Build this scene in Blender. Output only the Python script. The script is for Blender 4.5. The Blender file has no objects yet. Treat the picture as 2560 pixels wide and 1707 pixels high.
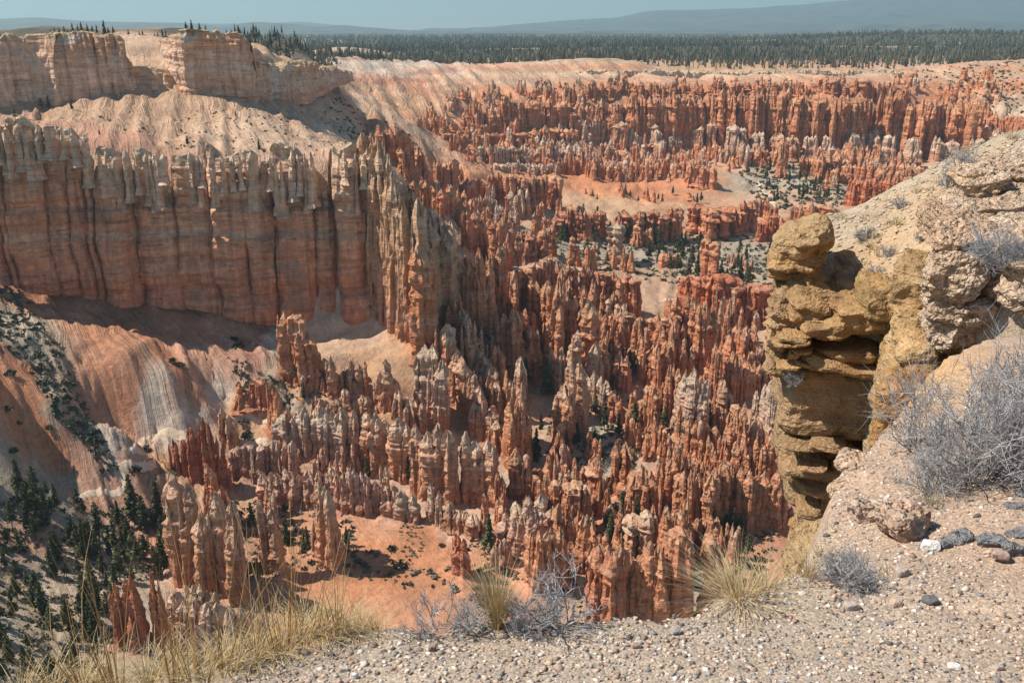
import bpy, math
import numpy as np
R = math.radians
rng = np.random.default_rng(7)
sc = bpy.context.scene
col = sc.collection

# ------------------------------------------------------------------ camera
F = 2309.0                      # focal length in photograph pixels (2560 wide)
PITCH = R(18.62)
cam_d = bpy.data.cameras.new('camera'); cam = bpy.data.objects.new('camera', cam_d); col.objects.link(cam)
cam_d.sensor_width = 36.0; cam_d.lens = 36.0 * F / 2560.0
cam_d.clip_start = 0.05; cam_d.clip_end = 60000
cam.location = (0, 0, 0); cam.rotation_euler = (R(90) - PITCH, 0, 0)
sc.camera = cam

# ------------------------------------------------------------------ light
SUN_AZ = 85.0       # degrees to the left of the view direction
SUN_EL = 50.0
world = bpy.data.worlds.new('World'); sc.world = world; world.use_nodes = True
wn = world.node_tree; wn.nodes.clear()
wo = wn.nodes.new('ShaderNodeOutputWorld'); bg = wn.nodes.new('ShaderNodeBackground')
sky = wn.nodes.new('ShaderNodeTexSky'); sky.sky_type = 'NISHITA'; sky.sun_disc = False
sky.sun_elevation = R(SUN_EL); sky.sun_rotation = R(-SUN_AZ)
sky.altitude = 2400; sky.air_density = 1.0; sky.dust_density = 0.05; sky.ozone_density = 2.0
tint = wn.nodes.new('ShaderNodeMix'); tint.data_type = 'RGBA'; tint.blend_type = 'MULTIPLY'
tint.inputs[0].default_value = 1.0; tint.inputs[7].default_value = (0.90, 0.95, 0.92, 1)
wn.links.new(sky.outputs[0], tint.inputs[6]); wn.links.new(tint.outputs[2], bg.inputs[0])
wn.links.new(bg.outputs[0], wo.inputs[0])
bg.inputs[1].default_value = 0.112
sun_d = bpy.data.lights.new('sun', 'SUN'); sun = bpy.data.objects.new('sun', sun_d); col.objects.link(sun)
sun_d.energy = 5.0; sun_d.angle = R(0.53); sun_d.color = (1.0, 0.93, 0.84)
sun.location = (-300, 60, 400)
sun.rotation_euler = (R(90 - SUN_EL), 0, R(180 + 180 - (180 - SUN_AZ)))
_a, _e = R(SUN_AZ), R(SUN_EL)
from mathutils import Vector
SUNDIR = Vector((-math.sin(_a) * math.cos(_e), math.cos(_a) * math.cos(_e), math.sin(_e)))
sun.rotation_euler = SUNDIR.to_track_quat('Z', 'Y').to_euler()
sc.view_settings.view_transform = 'Standard'; sc.view_settings.look = 'None'
sc.view_settings.exposure = 0.42; sc.view_settings.gamma = 1.0
sc.render.engine = 'CYCLES'
sc.cycles.use_denoising = True
sc.cycles.max_bounces = 7; sc.cycles.diffuse_bounces = 6; sc.cycles.volume_bounces = 0
sc.cycles.transparent_max_bounces = 8

# ------------------------------------------------------------------ helpers
CP, SP = math.cos(PITCH), math.sin(PITCH)
def P(px, py, Y):
    """world point seen at photograph pixel (px, py) standing Y metres ahead"""
    px = np.asarray(px, float); py = np.asarray(py, float)
    u = 853.5 - py
    dy = CP * F + SP * u; dz = -SP * F + CP * u
    s = np.asarray(Y, float) / dy
    return np.stack(np.broadcast_arrays((px - 1280) * s, np.asarray(Y, float) + 0 * s, dz * s), -1)
def PX(X, Y, Z):
    d = CP * Y - SP * Z; u = SP * Y + CP * Z
    return 1280 + F * X / d, 853.5 - F * u / d
def zpix(py, Y): return P(1280, py, Y)[..., 2]
def mpp(px, py, Y):             # metres per photograph pixel there
    return (CP * Y - SP * zpix(py, Y)) / F

def _hash(ix, iy, iz, seed):
    h = (ix * 374761393 + iy * 668265263 + iz * 2147483647 + seed * 974634713) & 0xFFFFFFFF
    h = ((h ^ (h >> 13)) * 1274126177) & 0xFFFFFFFF
    h = ((h ^ (h >> 16)) * 2246822519) & 0xFFFFFFFF
    return ((h ^ (h >> 15)) & 0xFFFFFF) / float(0xFFFFFF) * 2 - 1
def noise3(p, seed=0):
    i = np.floor(p).astype(np.int64); f = p - i; f = f * f * (3 - 2 * f)
    x, y, z = i[..., 0], i[..., 1], i[..., 2]; fx, fy, fz = f[..., 0], f[..., 1], f[..., 2]
    def h(a, b, c): return _hash(x + a, y + b, z + c, seed)
    x00 = h(0,0,0) * (1 - fx) + h(1,0,0) * fx; x10 = h(0,1,0) * (1 - fx) + h(1,1,0) * fx
    x01 = h(0,0,1) * (1 - fx) + h(1,0,1) * fx; x11 = h(0,1,1) * (1 - fx) + h(1,1,1) * fx
    return (x00 * (1 - fy) + x10 * fy) * (1 - fz) + (x01 * (1 - fy) + x11 * fy) * fz
def noise2(p, seed=0):
    i = np.floor(p).astype(np.int64); f = p - i; f = f * f * (3 - 2 * f)
    x, y = i[..., 0], i[..., 1]; fx, fy = f[..., 0], f[..., 1]
    def h(a, b): return _hash(x + a, y + b, 17, seed)
    return (h(0,0) * (1 - fx) + h(1,0) * fx) * (1 - fy) + (h(0,1) * (1 - fx) + h(1,1) * fx) * fy
def noise1(x, seed=0):
    x = np.asarray(x, float); i = np.floor(x).astype(np.int64); f = x - i; f = f * f * (3 - 2 * f)
    return _hash(i, 3, 5, seed) * (1 - f) + _hash(i + 1, 3, 5, seed) * f
def fbm3(p, o=3, seed=0, g=0.5):
    v = 0; a = 1.0; t = 0
    for k in range(o):
        v = v + a * noise3(p * 2.03 ** k, seed + k * 31); t += a; a *= g
    return v / t
def fbm2(p, o=3, seed=0, g=0.5):
    v = 0; a = 1.0; t = 0
    for k in range(o):
        v = v + a * noise2(p * 2.03 ** k, seed + k * 31); t += a; a *= g
    return v / t
def sstep(a, b, x):
    t = np.clip((x - a) / (b - a), 0, 1); return t * t * (3 - 2 * t)
def lerp(a, b, t): return a + (b - a) * t
def mixc(a, b, t):
    a = np.asarray(a, float); b = np.asarray(b, float); t = np.asarray(t, float)[..., None]
    return a * (1 - t) + b * t

def mesh_np(name, V, Q=None, T=None, C=None, smooth=True):
    """mesh from numpy vertices, quads and triangles, with an optional colour per vertex"""
    me = bpy.data.meshes.new(name)
    V = np.ascontiguousarray(V, np.float32).reshape(-1, 3)
    nq = 0 if Q is None else len(Q); nt = 0 if T is None else len(T)
    me.vertices.add(len(V)); me.vertices.foreach_set('co', V.ravel())
    loops = []
    if nq: loops.append(np.asarray(Q, np.int32).ravel())
    if nt: loops.append(np.asarray(T, np.int32).ravel())
    loops = np.concatenate(loops)
    me.loops.add(len(loops)); me.loops.foreach_set('vertex_index', loops)
    me.polygons.add(nq + nt)
    st = np.concatenate([np.arange(nq) * 4, nq * 4 + np.arange(nt) * 3]).astype(np.int32)
    me.polygons.foreach_set('loop_start', st)
    me.polygons.foreach_set('use_smooth', np.full(nq + nt, smooth))
    me.update(calc_edges=True)
    if C is not None:
        C = np.asarray(C, np.float32).reshape(-1, 3)
        at = me.attributes.new('Col', 'FLOAT_COLOR', 'POINT')
        at.data.foreach_set('color', np.concatenate([C, np.ones((len(C), 1), np.float32)], 1).ravel())
    return me
def obj(name, me, mat, parent=None, loc=(0, 0, 0)):
    o = bpy.data.objects.new(name, me); col.objects.link(o); o.location = loc
    if me is not None and mat is not None and not me.materials: me.materials.append(mat)
    if parent is not None: o.parent = parent
    return o
def tag(o, label=None, cat=None, group=None, kind=None):
    if label: o['label'] = label
    if cat: o['category'] = cat
    if group: o['group'] = group
    if kind: o['kind'] = kind
    return o
def empty(name, loc):
    o = bpy.data.objects.new(name, None); col.objects.link(o); o.location = loc; o.empty_display_size = 0.1
    return o
def copy_tree(o, parent=None):
    c = o.copy(); col.objects.link(c); c.parent = parent
    for ch in o.children: copy_tree(ch, c)
    return c
def grid_quads(nr, nc, wrap=False):
    r, c = np.meshgrid(np.arange(nr - 1), np.arange(nc if wrap else nc - 1), indexing='ij')
    c2 = (c + 1) % nc
    return np.stack([r * nc + c, r * nc + c2, (r + 1) * nc + c2, (r + 1) * nc + c], -1).reshape(-1, 4)

class MB:
    """collects tubes and ribbons into one mesh"""
    def __init__(s): s.V = []; s.Q = []; s.T = []; s.C = []; s.n = 0
    def add(s, V, Q=None, T=None, C=None):
        V = np.asarray(V, float).reshape(-1, 3)
        if Q is not None and len(Q): s.Q.append(np.asarray(Q) + s.n)
        if T is not None and len(T): s.T.append(np.asarray(T) + s.n)
        s.V.append(V); s.n += len(V)
        C = np.asarray(C if C is not None else (1, 1, 1), float)
        s.C.append(np.broadcast_to(C, V.shape))
    def mesh(s, name, smooth=True):
        return mesh_np(name, np.concatenate(s.V), np.concatenate(s.Q) if s.Q else None,
                       np.concatenate(s.T) if s.T else None, np.concatenate(s.C), smooth)
    def tube(s, pts, rad, sides=3, C=(1, 1, 1)):
        pts = np.asarray(pts, float); n = len(pts)
        rad = np.broadcast_to(np.asarray(rad, float), (n,))
        d = np.gradient(pts, axis=0); d /= np.linalg.norm(d, axis=1)[:, None] + 1e-9
        ref = np.where(np.abs(d[:, 2:3]) < 0.9, np.array([[0, 0, 1.0]]), np.array([[1.0, 0, 0]]))
        a = np.cross(d, ref); a /= np.linalg.norm(a, axis=1)[:, None] + 1e-9; b = np.cross(d, a)
        th = np.arange(sides) * 2 * np.pi / sides
        V = pts[:, None] + rad[:, None, None] * (a[:, None] * np.cos(th)[None, :, None] + b[:, None] * np.sin(th)[None, :, None])
        s.add(V.reshape(-1, 3), grid_quads(n, sides, True), None, C)
    def tubes(s, PT, rad, C):
        """many thin three-sided tubes at once: PT (m, n, 3), rad (m, n), C (m, 3)"""
        m, n, _ = PT.shape; d = np.gradient(PT, axis=1); d /= np.linalg.norm(d, axis=2, keepdims=True) + 1e-9
        ref = np.where(np.abs(d[..., 2:3]) < .9, np.array([0, 0, 1.0]), np.array([1.0, 0, 0])); a = np.cross(d, ref); a /= np.linalg.norm(a, axis=2, keepdims=True) + 1e-9; b = np.cross(d, a)
        th = np.arange(3) * 2 * np.pi / 3
        V = PT[:, :, None] + rad[:, :, None, None] * (a[:, :, None] * np.cos(th)[:, None] + b[:, :, None] * np.sin(th)[:, None])
        q = grid_quads(n, 3, True); Q = (q[None] + (np.arange(m) * n * 3)[:, None, None]).reshape(-1, 4)
        s.add(V.reshape(-1, 3), Q, None, np.repeat(C, n * 3, 0))
    def ribbon(s, pts, wid, side, C=(1, 1, 1)):
        pts = np.asarray(pts, float); n = len(pts)
        w = np.asarray(wid, float).reshape(-1, 1) * np.asarray(side, float).reshape(1, 3)
        V = np.stack([pts - w, pts + w], 1).reshape(-1, 3)
        Q = np.array([[2 * i, 2 * i + 1, 2 * i + 3, 2 * i + 2] for i in range(n - 1)])
        s.add(V, Q, None, C)

# ------------------------------------------------------------------ materials
def nodes(name):
    m = bpy.data.materials.new(name); m.use_nodes = True
    t = m.node_tree; b = t.nodes['Principled BSDF']
    b.inputs['Roughness'].default_value = 0.95
    b.inputs['Specular IOR Level'].default_value = 0.12
    return m, t, b
def N(t, kind, **kw):
    n = t.nodes.new(kind)
    for k, v in kw.items(): setattr(n, k, v)
    return n
def world_pos(t, scale):
    g = N(t, 'ShaderNodeNewGeometry'); m = N(t, 'ShaderNodeVectorMath', operation='MULTIPLY')
    m.inputs[1].default_value = scale; t.links.new(g.outputs['Position'], m.inputs[0]); return m.outputs[0]
def noise_node(t, vec, scale, detail=4, rough=0.6):
    n = N(t, 'ShaderNodeTexNoise'); n.inputs['Scale'].default_value = scale
    n.inputs['Detail'].default_value = detail; n.inputs['Roughness'].default_value = rough
    t.links.new(vec, n.inputs['Vector']); return n.outputs[0]
def ramp(t, val, a, b, lo, hi):
    m = N(t, 'ShaderNodeMapRange'); m.inputs[1].default_value = a; m.inputs[2].default_value = b
    m.inputs[3].default_value = lo; m.inputs[4].default_value = hi; m.clamp = True
    t.links.new(val, m.inputs[0]); return m.outputs[0]
def mult(t, a, b):
    m = N(t, 'ShaderNodeMath', operation='MULTIPLY'); t.links.new(a, m.inputs[0])
    if isinstance(b, (int, float)): m.inputs[1].default_value = b
    else: t.links.new(b, m.inputs[1])
    return m.outputs[0]
def addn(t, a, b):
    m = N(t, 'ShaderNodeMath', operation='ADD'); t.links.new(a, m.inputs[0]); t.links.new(b, m.inputs[1]); return m.outputs[0]
def scale_col(t, c, f):
    v = N(t, 'ShaderNodeVectorMath', operation='SCALE'); t.links.new(c, v.inputs[0]); t.links.new(f, v.inputs['Scale']); return v.outputs[0]
def bump(t, b, h, strength, dist):
    n = N(t, 'ShaderNodeBump'); n.inputs['Strength'].default_value = strength; n.inputs['Distance'].default_value = dist
    t.links.new(h, n.inputs['Height']); t.links.new(n.outputs[0], b.inputs['Normal'])
def attr(t):
    a = N(t, 'ShaderNodeAttribute'); a.attribute_name = 'Col'; return a.outputs['Color']

def rock_material(name, s, strata=1.0, streak=0.5, bdist=1.0):
    """rock coloured by its own vertex colours; strata bands, thin partings and vertical streaks; s = metres per feature"""
    m, t, b = nodes(name)
    w1 = world_pos(t, (1 / s, 1 / s, 1 / s))
    ws = world_pos(t, (0.12 / s, 0.12 / s, 1.1 / s))
    wp = world_pos(t, (0.25 / s, 0.25 / s, 3.2 / s))
    wv = world_pos(t, (1.5 / s, 1.5 / s, 0.10 / s))
    n1 = noise_node(t, w1, 1.0, 6, 0.7); n2 = noise_node(t, ws, 1.0, 4, 0.7); n3 = noise_node(t, wv, 1.0, 4, 0.6); n4 = noise_node(t, wp, 1.0, 3, 0.6)
    f = mult(t, ramp(t, n1, 0.3, 0.7, 0.76, 1.2), ramp(t, n2, 0.32, 0.68, 1 - 0.24 * strata, 1 + 0.22 * strata))
    f = mult(t, f, ramp(t, n3, 0.36, 0.66, 1 - 0.30 * streak, 1 + 0.16 * streak))
    f = mult(t, f, ramp(t, n4, 0.33, 0.42, 1 - 0.34 * strata, 1.0))
    t.links.new(scale_col(t, attr(t), f), b.inputs['Base Color'])
    h = addn(t, mult(t, n1, 0.8), addn(t, addn(t, mult(t, n2, 1.0), mult(t, n4, .5)), mult(t, n3, 0.6)))
    bump(t, b, h, 1.0, bdist)
    return m
M_FAR = rock_material('far_rock', 6.0, 1.0, 0.5, 3.2)
M_MID = rock_material('hoodoo_rock', 2.2, 1.0, 0.5, 1.7)
M_WALL = rock_material('cliff_rock', 4.0, 1.0, 0.8, 2.0)

def soil_material(name, s, bdist, flow=False):
    m, t, b = nodes(name)
    w1 = world_pos(t, (1 / s, 1 / s, 1 / s)); n1 = noise_node(t, w1, 1.0, 7, 0.72); n2 = noise_node(t, w1, 0.17, 3, 0.5); n3 = noise_node(t, w1, 2.4, 4, .7)
    f = mult(t, mult(t, ramp(t, n1, 0.3, 0.7, 0.74, 1.18), ramp(t, n2, 0.3, 0.7, 0.88, 1.1)), ramp(t, n3, .34, .48, .74, 1.0)); h = n1
    if flow:          # fine rills running down the fall line
        a = N(t, 'ShaderNodeAttribute'); a.attribute_name = 'Flow'
        q = N(t, 'ShaderNodeVectorMath', operation='MULTIPLY'); q.inputs[1].default_value = (1, 1, 0); t.links.new(a.outputs['Vector'], q.inputs[0])
        sep = N(t, 'ShaderNodeSeparateXYZ'); t.links.new(a.outputs['Vector'], sep.inputs[0]); mask = sep.outputs[2]
        g1 = noise_node(t, q.outputs[0], .30, 4, .65); g2 = noise_node(t, q.outputs[0], .11, 3, .6)
        k = addn(t, mult(t, ramp(t, g1, .32, .68, -1, 1), .12), mult(t, ramp(t, g2, .3, .7, -1, 1), .12))
        one = N(t, 'ShaderNodeMath', operation='MULTIPLY_ADD'); t.links.new(k, one.inputs[0]); t.links.new(mask, one.inputs[1]); one.inputs[2].default_value = 1.0
        f = mult(t, f, one.outputs[0]); h = addn(t, mult(t, n1, .6), mult(t, addn(t, mult(t, g1, 1.3), mult(t, g2, 1.6)), mask))
    t.links.new(scale_col(t, attr(t), f), b.inputs['Base Color'])
    bump(t, b, h, 1.0, bdist)
    return m
M_SOIL = soil_material('canyon_soil', 5.0, 2.6, True)
M_TRAIL = soil_material('trail_dust', 1.5, 0.1)
# ------------------------------------------------------------------ canyon terrain
# control points: where the bare ground (without the rock towers) is, given as it is sighted: (px, py, metres ahead)
CTRL = [
 # talus below the big left cliff
 (-200,600,500),(0,668,505),(100,700,512),(300,715,520),(500,745,522),(700,775,520),(850,785,515),(950,865,495),(1060,890,485),
 (-200,760,430),(0,800,452),(150,850,450),(300,900,442),(450,930,447),(600,900,470),(-200,1000,360),(0,1000,385),(150,1020,396),(300,1060,404),(450,1030,432),(560,1020,452),
 (0,1150,352),(120,1160,385),(310,1160,412),(400,1100,425),(520,1090,432),(640,1050,446),(200,1100,394),
 # wooded slope, bottom left
 (-300,1300,300),(0,1300,338),(200,1400,330),(0,1500,288),(0,1700,240),(300,1300,366),(400,1500,312),(-300,1600,230),(200,1700,250),(500,1700,262),
 (450,1240,392),(420,1330,372),
 # floor among the near spires
 (600,1200,412),(700,1150,424),(800,1300,378),(620,1420,342),(800,1450,335),(1000,1420,340),(900,1250,394),(1000,1330,362),(1010,1300,378),(1120,1320,372),(940,1330,364),(1200,1380,350),
 (1300,1430,338),(1600,1450,334),(1600,1600,298),(1200,1650,288),(800,1650,282),(1800,1400,346),(2000,1400,346),(1900,1600,300),
 (1500,1290,382),(1700,1270,388),(1500,1110,450),(1300,1040,474),(1800,1110,450),(2000,1110,450),(1700,930,552),(1100,1020,468),(900,990,466),(750,950,470),(830,900,478),(950,920,478),
 (1400,900,560),(1900,850,610),(1200,940,520),(1300,850,585),(2050,800,640),(2300,700,740),
 # middle floor with the pines
 (1600,680,775),(1800,640,830),(1450,650,800),(1400,740,690),(1900,700,745),(1560,600,890),(1750,560,965),(1400,560,930),(1250,620,770),(1150,590,780),(2050,560,965),(2400,600,900),
 (1500,495,1070),(1620,470,1130),(1800,480,1120),(2100,490,1110),(1220,540,930),(1100,500,900),(1500,455,1140),(1740,450,1160),(1650,448,1170),(2500,520,1060),
 (1050,470,860),(1800,415,1280),(1400,415,1240),(2100,415,1270),(2300,420,1260),(2560,440,1220),(1200,420,1130),(1100,380,1050),(980,400,800),
 (1900,385,1360),(1500,370,1400),(1700,378,1400),(1800,372,1410),(2200,375,1400),(2500,360,1400),(1300,340,1340),(1200,330,1300),(1080,330,1160),
 # behind the far wall, up to the rim
 (1800,232,1500),(1600,230,1510),(2100,232,1500),(2280,240,1500),(1450,240,1490),(1300,262,1440),(1180,290,1340),
 (1800,198,1680),(1600,192,1690),(2100,196,1690),(1800,181,1770),(1600,173,1780),(2100,180,1780),(2300,170,1780),(2500,156,1760),(2700,150,1740),
 (2400,200,1620),(2560,210,1580),(2450,260,1500),(2560,290,1430),(2700,260,1450),
 (1480,148,1800),(1400,155,1790),(1560,158,1795),(1480,200,1640),(1300,163,1760),(1180,172,1720),(1250,215,1560),(1100,165,1680),(1010,168,1640),(940,160,1560),(860,172,1480),
 (1050,260,1300),(950,260,1200),(1000,320,1050),(880,230,1150),(850,190,1330),(780,185,1150),(1100,215,1450),(900,330,900),
 # below the mesas, behind the left cliff
 (740,160,980),(680,130,920),(600,128,980),(380,103,800),(390,180,745),(700,245,800),(780,270,830),(560,258,705),(650,262,730),(420,262,690),(300,285,660),(100,305,620),(-200,310,600),
 (200,330,585),(400,345,590),(600,360,590),(800,370,600),(900,385,620),(300,385,560),(500,390,560),(700,398,562),(860,398,566),(950,470,570),(1000,520,560),(50,330,560),(-200,330,550),
 (1100,590,640),(1150,700,570),(1250,700,600),(1300,780,600),(1080,560,700),
 # plateau behind the mesas and beyond the rim
 (-300,112,900),(100,112,800),(260,114,800),(500,118,800),(560,120,820),(-300,130,1500),(200,135,1300),(600,140,1500),(740,138,1500),(760,132,1150)]
FLAT = [(x, z, Y) for Y, z in ((1950, -66), (2300, -63), (3000, -62), (4500, -60), (7000, -55), (9500, -50), (13000, -48)) for x in (-0.85, -0.5, -0.25, 0, 0.25, 0.5, 0.85)]
_c = np.array(CTRL, float)
_mesa = (_c[:, 0] < 800) & (_c[:, 1] < 300) & (_c[:, 2] < 1000); _c[_mesa, 2] *= .95
_w = P(_c[:, 0], _c[:, 1], _c[:, 2])
_f = np.array([(x * Y, Y, z) for x, z, Y in FLAT]); _w = np.concatenate([_w, _f])
def _uv(X, Y): return np.stack([X / Y * 1.0, np.log(Y)], -1)
_cu = _uv(_w[:, 0], _w[:, 1])
def _kern(a, b): return np.sqrt(((a[:, None] - b[None]) ** 2).sum(-1) + 2e-4)
_K = _kern(_cu, _cu)
_n = len(_cu); _A = np.zeros((_n + 3, _n + 3)); _A[:_n, :_n] = -_K
_A[:_n, _n] = 1; _A[_n, :_n] = 1; _A[:_n, _n + 1:] = _cu; _A[_n + 1:, :_n] = _cu.T
_A[:_n, :_n] += 0.003 * np.eye(_n)
_sol = np.linalg.solve(_A, np.concatenate([_w[:, 2], np.zeros(3)]))
# smooth sheet on a (X/Y, ln Y) lattice
GA = np.linspace(-0.95, 0.95, 361); GL = np.linspace(math.log(190), math.log(13000), 420)
_ga, _gl = np.meshgrid(GA, GL)
_q = np.stack([_ga, _gl], -1).reshape(-1, 2); _z = np.empty(len(_q))
for k in range(0, len(_q), 20000):
    qq = _q[k:k + 20000]; _z[k:k + 20000] = -_kern(qq, _cu) @ _sol[:_n] + _sol[_n] + qq @ _sol[_n + 1:]
GZ0 = _z.reshape(_ga.shape)
def _bil(G, X, Y):
    u = (X / Y - GA[0]) / (GA[1] - GA[0]); v = (np.log(Y) - GL[0]) / (GL[1] - GL[0])
    u = np.clip(u, 0, len(GA) - 1.001); v = np.clip(v, 0, len(GL) - 1.001)
    i = u.astype(int); j = v.astype(int); a = u - i; b = v - j
    return (G[j, i] * (1 - a) + G[j, i + 1] * a) * (1 - b) + (G[j + 1, i] * (1 - a) + G[j + 1, i + 1] * a) * b
def zsmooth(X, Y): return _bil(GZ0, X, np.maximum(Y, 191))
# rills: follow every point uphill, so that grooves run down the slope
RIB = [None]; FLOW = [None]
def ground_detail(X, Y):
    x, y = X.copy(), Y.copy(); e = 3.0
    gx0 = (zsmooth(X + e, Y) - zsmooth(X - e, Y)) / (2 * e); gy0 = (zsmooth(X, Y + e) - zsmooth(X, Y - e)) / (2 * e)
    slope = np.hypot(gx0, gy0)
    for k in range(26):
        e = 4.0
        gx = (zsmooth(x + e, y) - zsmooth(x - e, y)) / (2 * e); gy = (zsmooth(x, y + e) - zsmooth(x, y - e)) / (2 * e)
        g = np.hypot(gx, gy); st = np.minimum(5.0, 60 * g) / (g + 1e-4)
        x = x + gx * st; y = y + gy * st
    q = np.stack([x, y], -1) / lerp(1, 1.5, sstep(800, 1300, Y))[..., None]
    jig = np.stack([noise2(np.stack([X, Y], -1) / 23., 5), noise2(np.stack([X, Y], -1) / 23., 6)], -1) * 3
    r1 = 1 - 2 * np.abs(noise2((q + jig) / 34., 11)); r2 = 1 - 2 * np.abs(noise2((q + jig) / 13., 12)); r3 = 1 - 2 * np.abs(noise2((q + jig * .5) / 5.5, 13)); r4 = 1 - 2 * np.abs(noise2((q + jig * .3) / 2.7, 14))
    wood = sstep(300, 420, Y + .25 * X)
    amp = np.clip(1.5 + slope * 13, 0.8, 7) * lerp(1, 1.9, sstep(800, 1300, Y)) * (.25 + .75 * wood) * np.clip(1.0 - (Y - 1750) / 150., 0.05, 1)
    flat = fbm2(np.stack([X, Y], -1) / 40., 4, 3) * np.clip(1.0 - (Y - 1900) / 400., 0.1, 1)
    px = 1280 + F * X / (CP * Y + SP * 110)
    def rib(w, sx, ln, sd): return 1 - 2 * np.abs(noise2(np.stack([(X + sx * Y + 2.5 * noise2(np.stack([X, Y], -1) / 19., 6)) / w, Y / ln], -1), sd))
    m1 = sstep(930, 780, px) * sstep(548, 570, Y) * sstep(760, 690, Y)
    m2 = sstep(760, 560, px) * sstep(335, 375, Y + .12 * (px - 100)) * sstep(520, 500, Y)
    m3 = sstep(760, 860, px) * sstep(800, 1000, Y) * sstep(1800, 1740, Y) * (sstep(1900, 1450, px) + (1 - sstep(1900, 1450, px)) * sstep(1490, 1560, Y))
    m3 = m3 * (1 - sstep(1100, 1250, px) * sstep(1420, 1320, Y))
    m2f = m2; m2 = m2 * (1 - np.exp(-((px - 330) / 150) ** 2 - ((Y - 412) / 16) ** 2))
    ribs = m1 * (1.5 * rib(11, .3, 140, 81) + 1.5 * rib(6.2, .3, 90, 82)) + m2 * (1.8 * rib(15, .75, 120, 83) + 1.4 * rib(6.5, .75, 70, 84) + .9 * rib(3.4, .75, 60, 85)) + m3 * (4.5 * rib(30, .22, 400, 86) + 4.5 * rib(15, .22, 300, 87))
    sm = m1 + m2f + m3; FLOW[0] = np.stack([X + (.45 + .30 * sstep(560, 520, Y) - .2 * sstep(760, 1000, Y)) * Y + 5 * noise2(np.stack([X, Y], -1) / 27., 71) + 2.4 * noise2(np.stack([X, Y], -1) / 9., 72), Y * .05, np.clip(.25 + sm, 0, 1)], -1)
    RIB[0] = np.clip(np.maximum(m1, np.maximum(m2, m3)), 0, 1) * (.5 * rib(6.2 if True else 0, .3, 90, 82) * m1 + .6 * rib(6.5, .75, 70, 84) * m2 + .5 * rib(3.4, .75, 60, 85) * m2 + .9 * rib(15, .22, 300, 87) * m3 + .5 * rib(30, .22, 400, 86) * m3)
    amp = amp * (1 - .55 * np.maximum(m1, np.maximum(m2, m3)))
    return ribs + amp * (0.60 * r1 + 0.38 * r2 + 0.26 * r3 + .13 * r4) + 2.6 * flat
GY = np.exp(_gl); GX = _ga * GY
GZ = GZ0 + ground_detail(GX.ravel(), GY.ravel()).reshape(GX.shape)
# a bare dome and swells in the forest
def _bumpf(X, Y, px, py, Yc, w, d, h):
    c = P(px, py, Yc); return h * np.exp(-((X - c[0]) / w) ** 2 - ((Y - c[1]) / d) ** 2)
GZ = GZ + _bumpf(GX, GY, 860, 128, 2350, 110, 130, 24) + _bumpf(GX, GY, 1500, 110, 2700, 700, 300, 12) + _bumpf(GX, GY, 2400, 95, 4000, 900, 700, 45) + _bumpf(GX, GY, 2100, 100, 2900, 800, 250, 12)
def zg(X, Y): return _bil(GZ, np.asarray(X, float), np.maximum(np.asarray(Y, float), 191))
_YS = np.exp(np.linspace(math.log(195), math.log(9000), 2600))
def hit(px, py, far=9000, zfun=zsmooth):
    """where the sight line through a pixel meets the ground"""
    p = P(px, py, _YS); g = zfun(p[:, 0], _YS)
    k = np.argmax(p[:, 2] <= g)
    return np.array([p[k, 0], _YS[k], zg(p[k, 0], _YS[k])])

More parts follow.
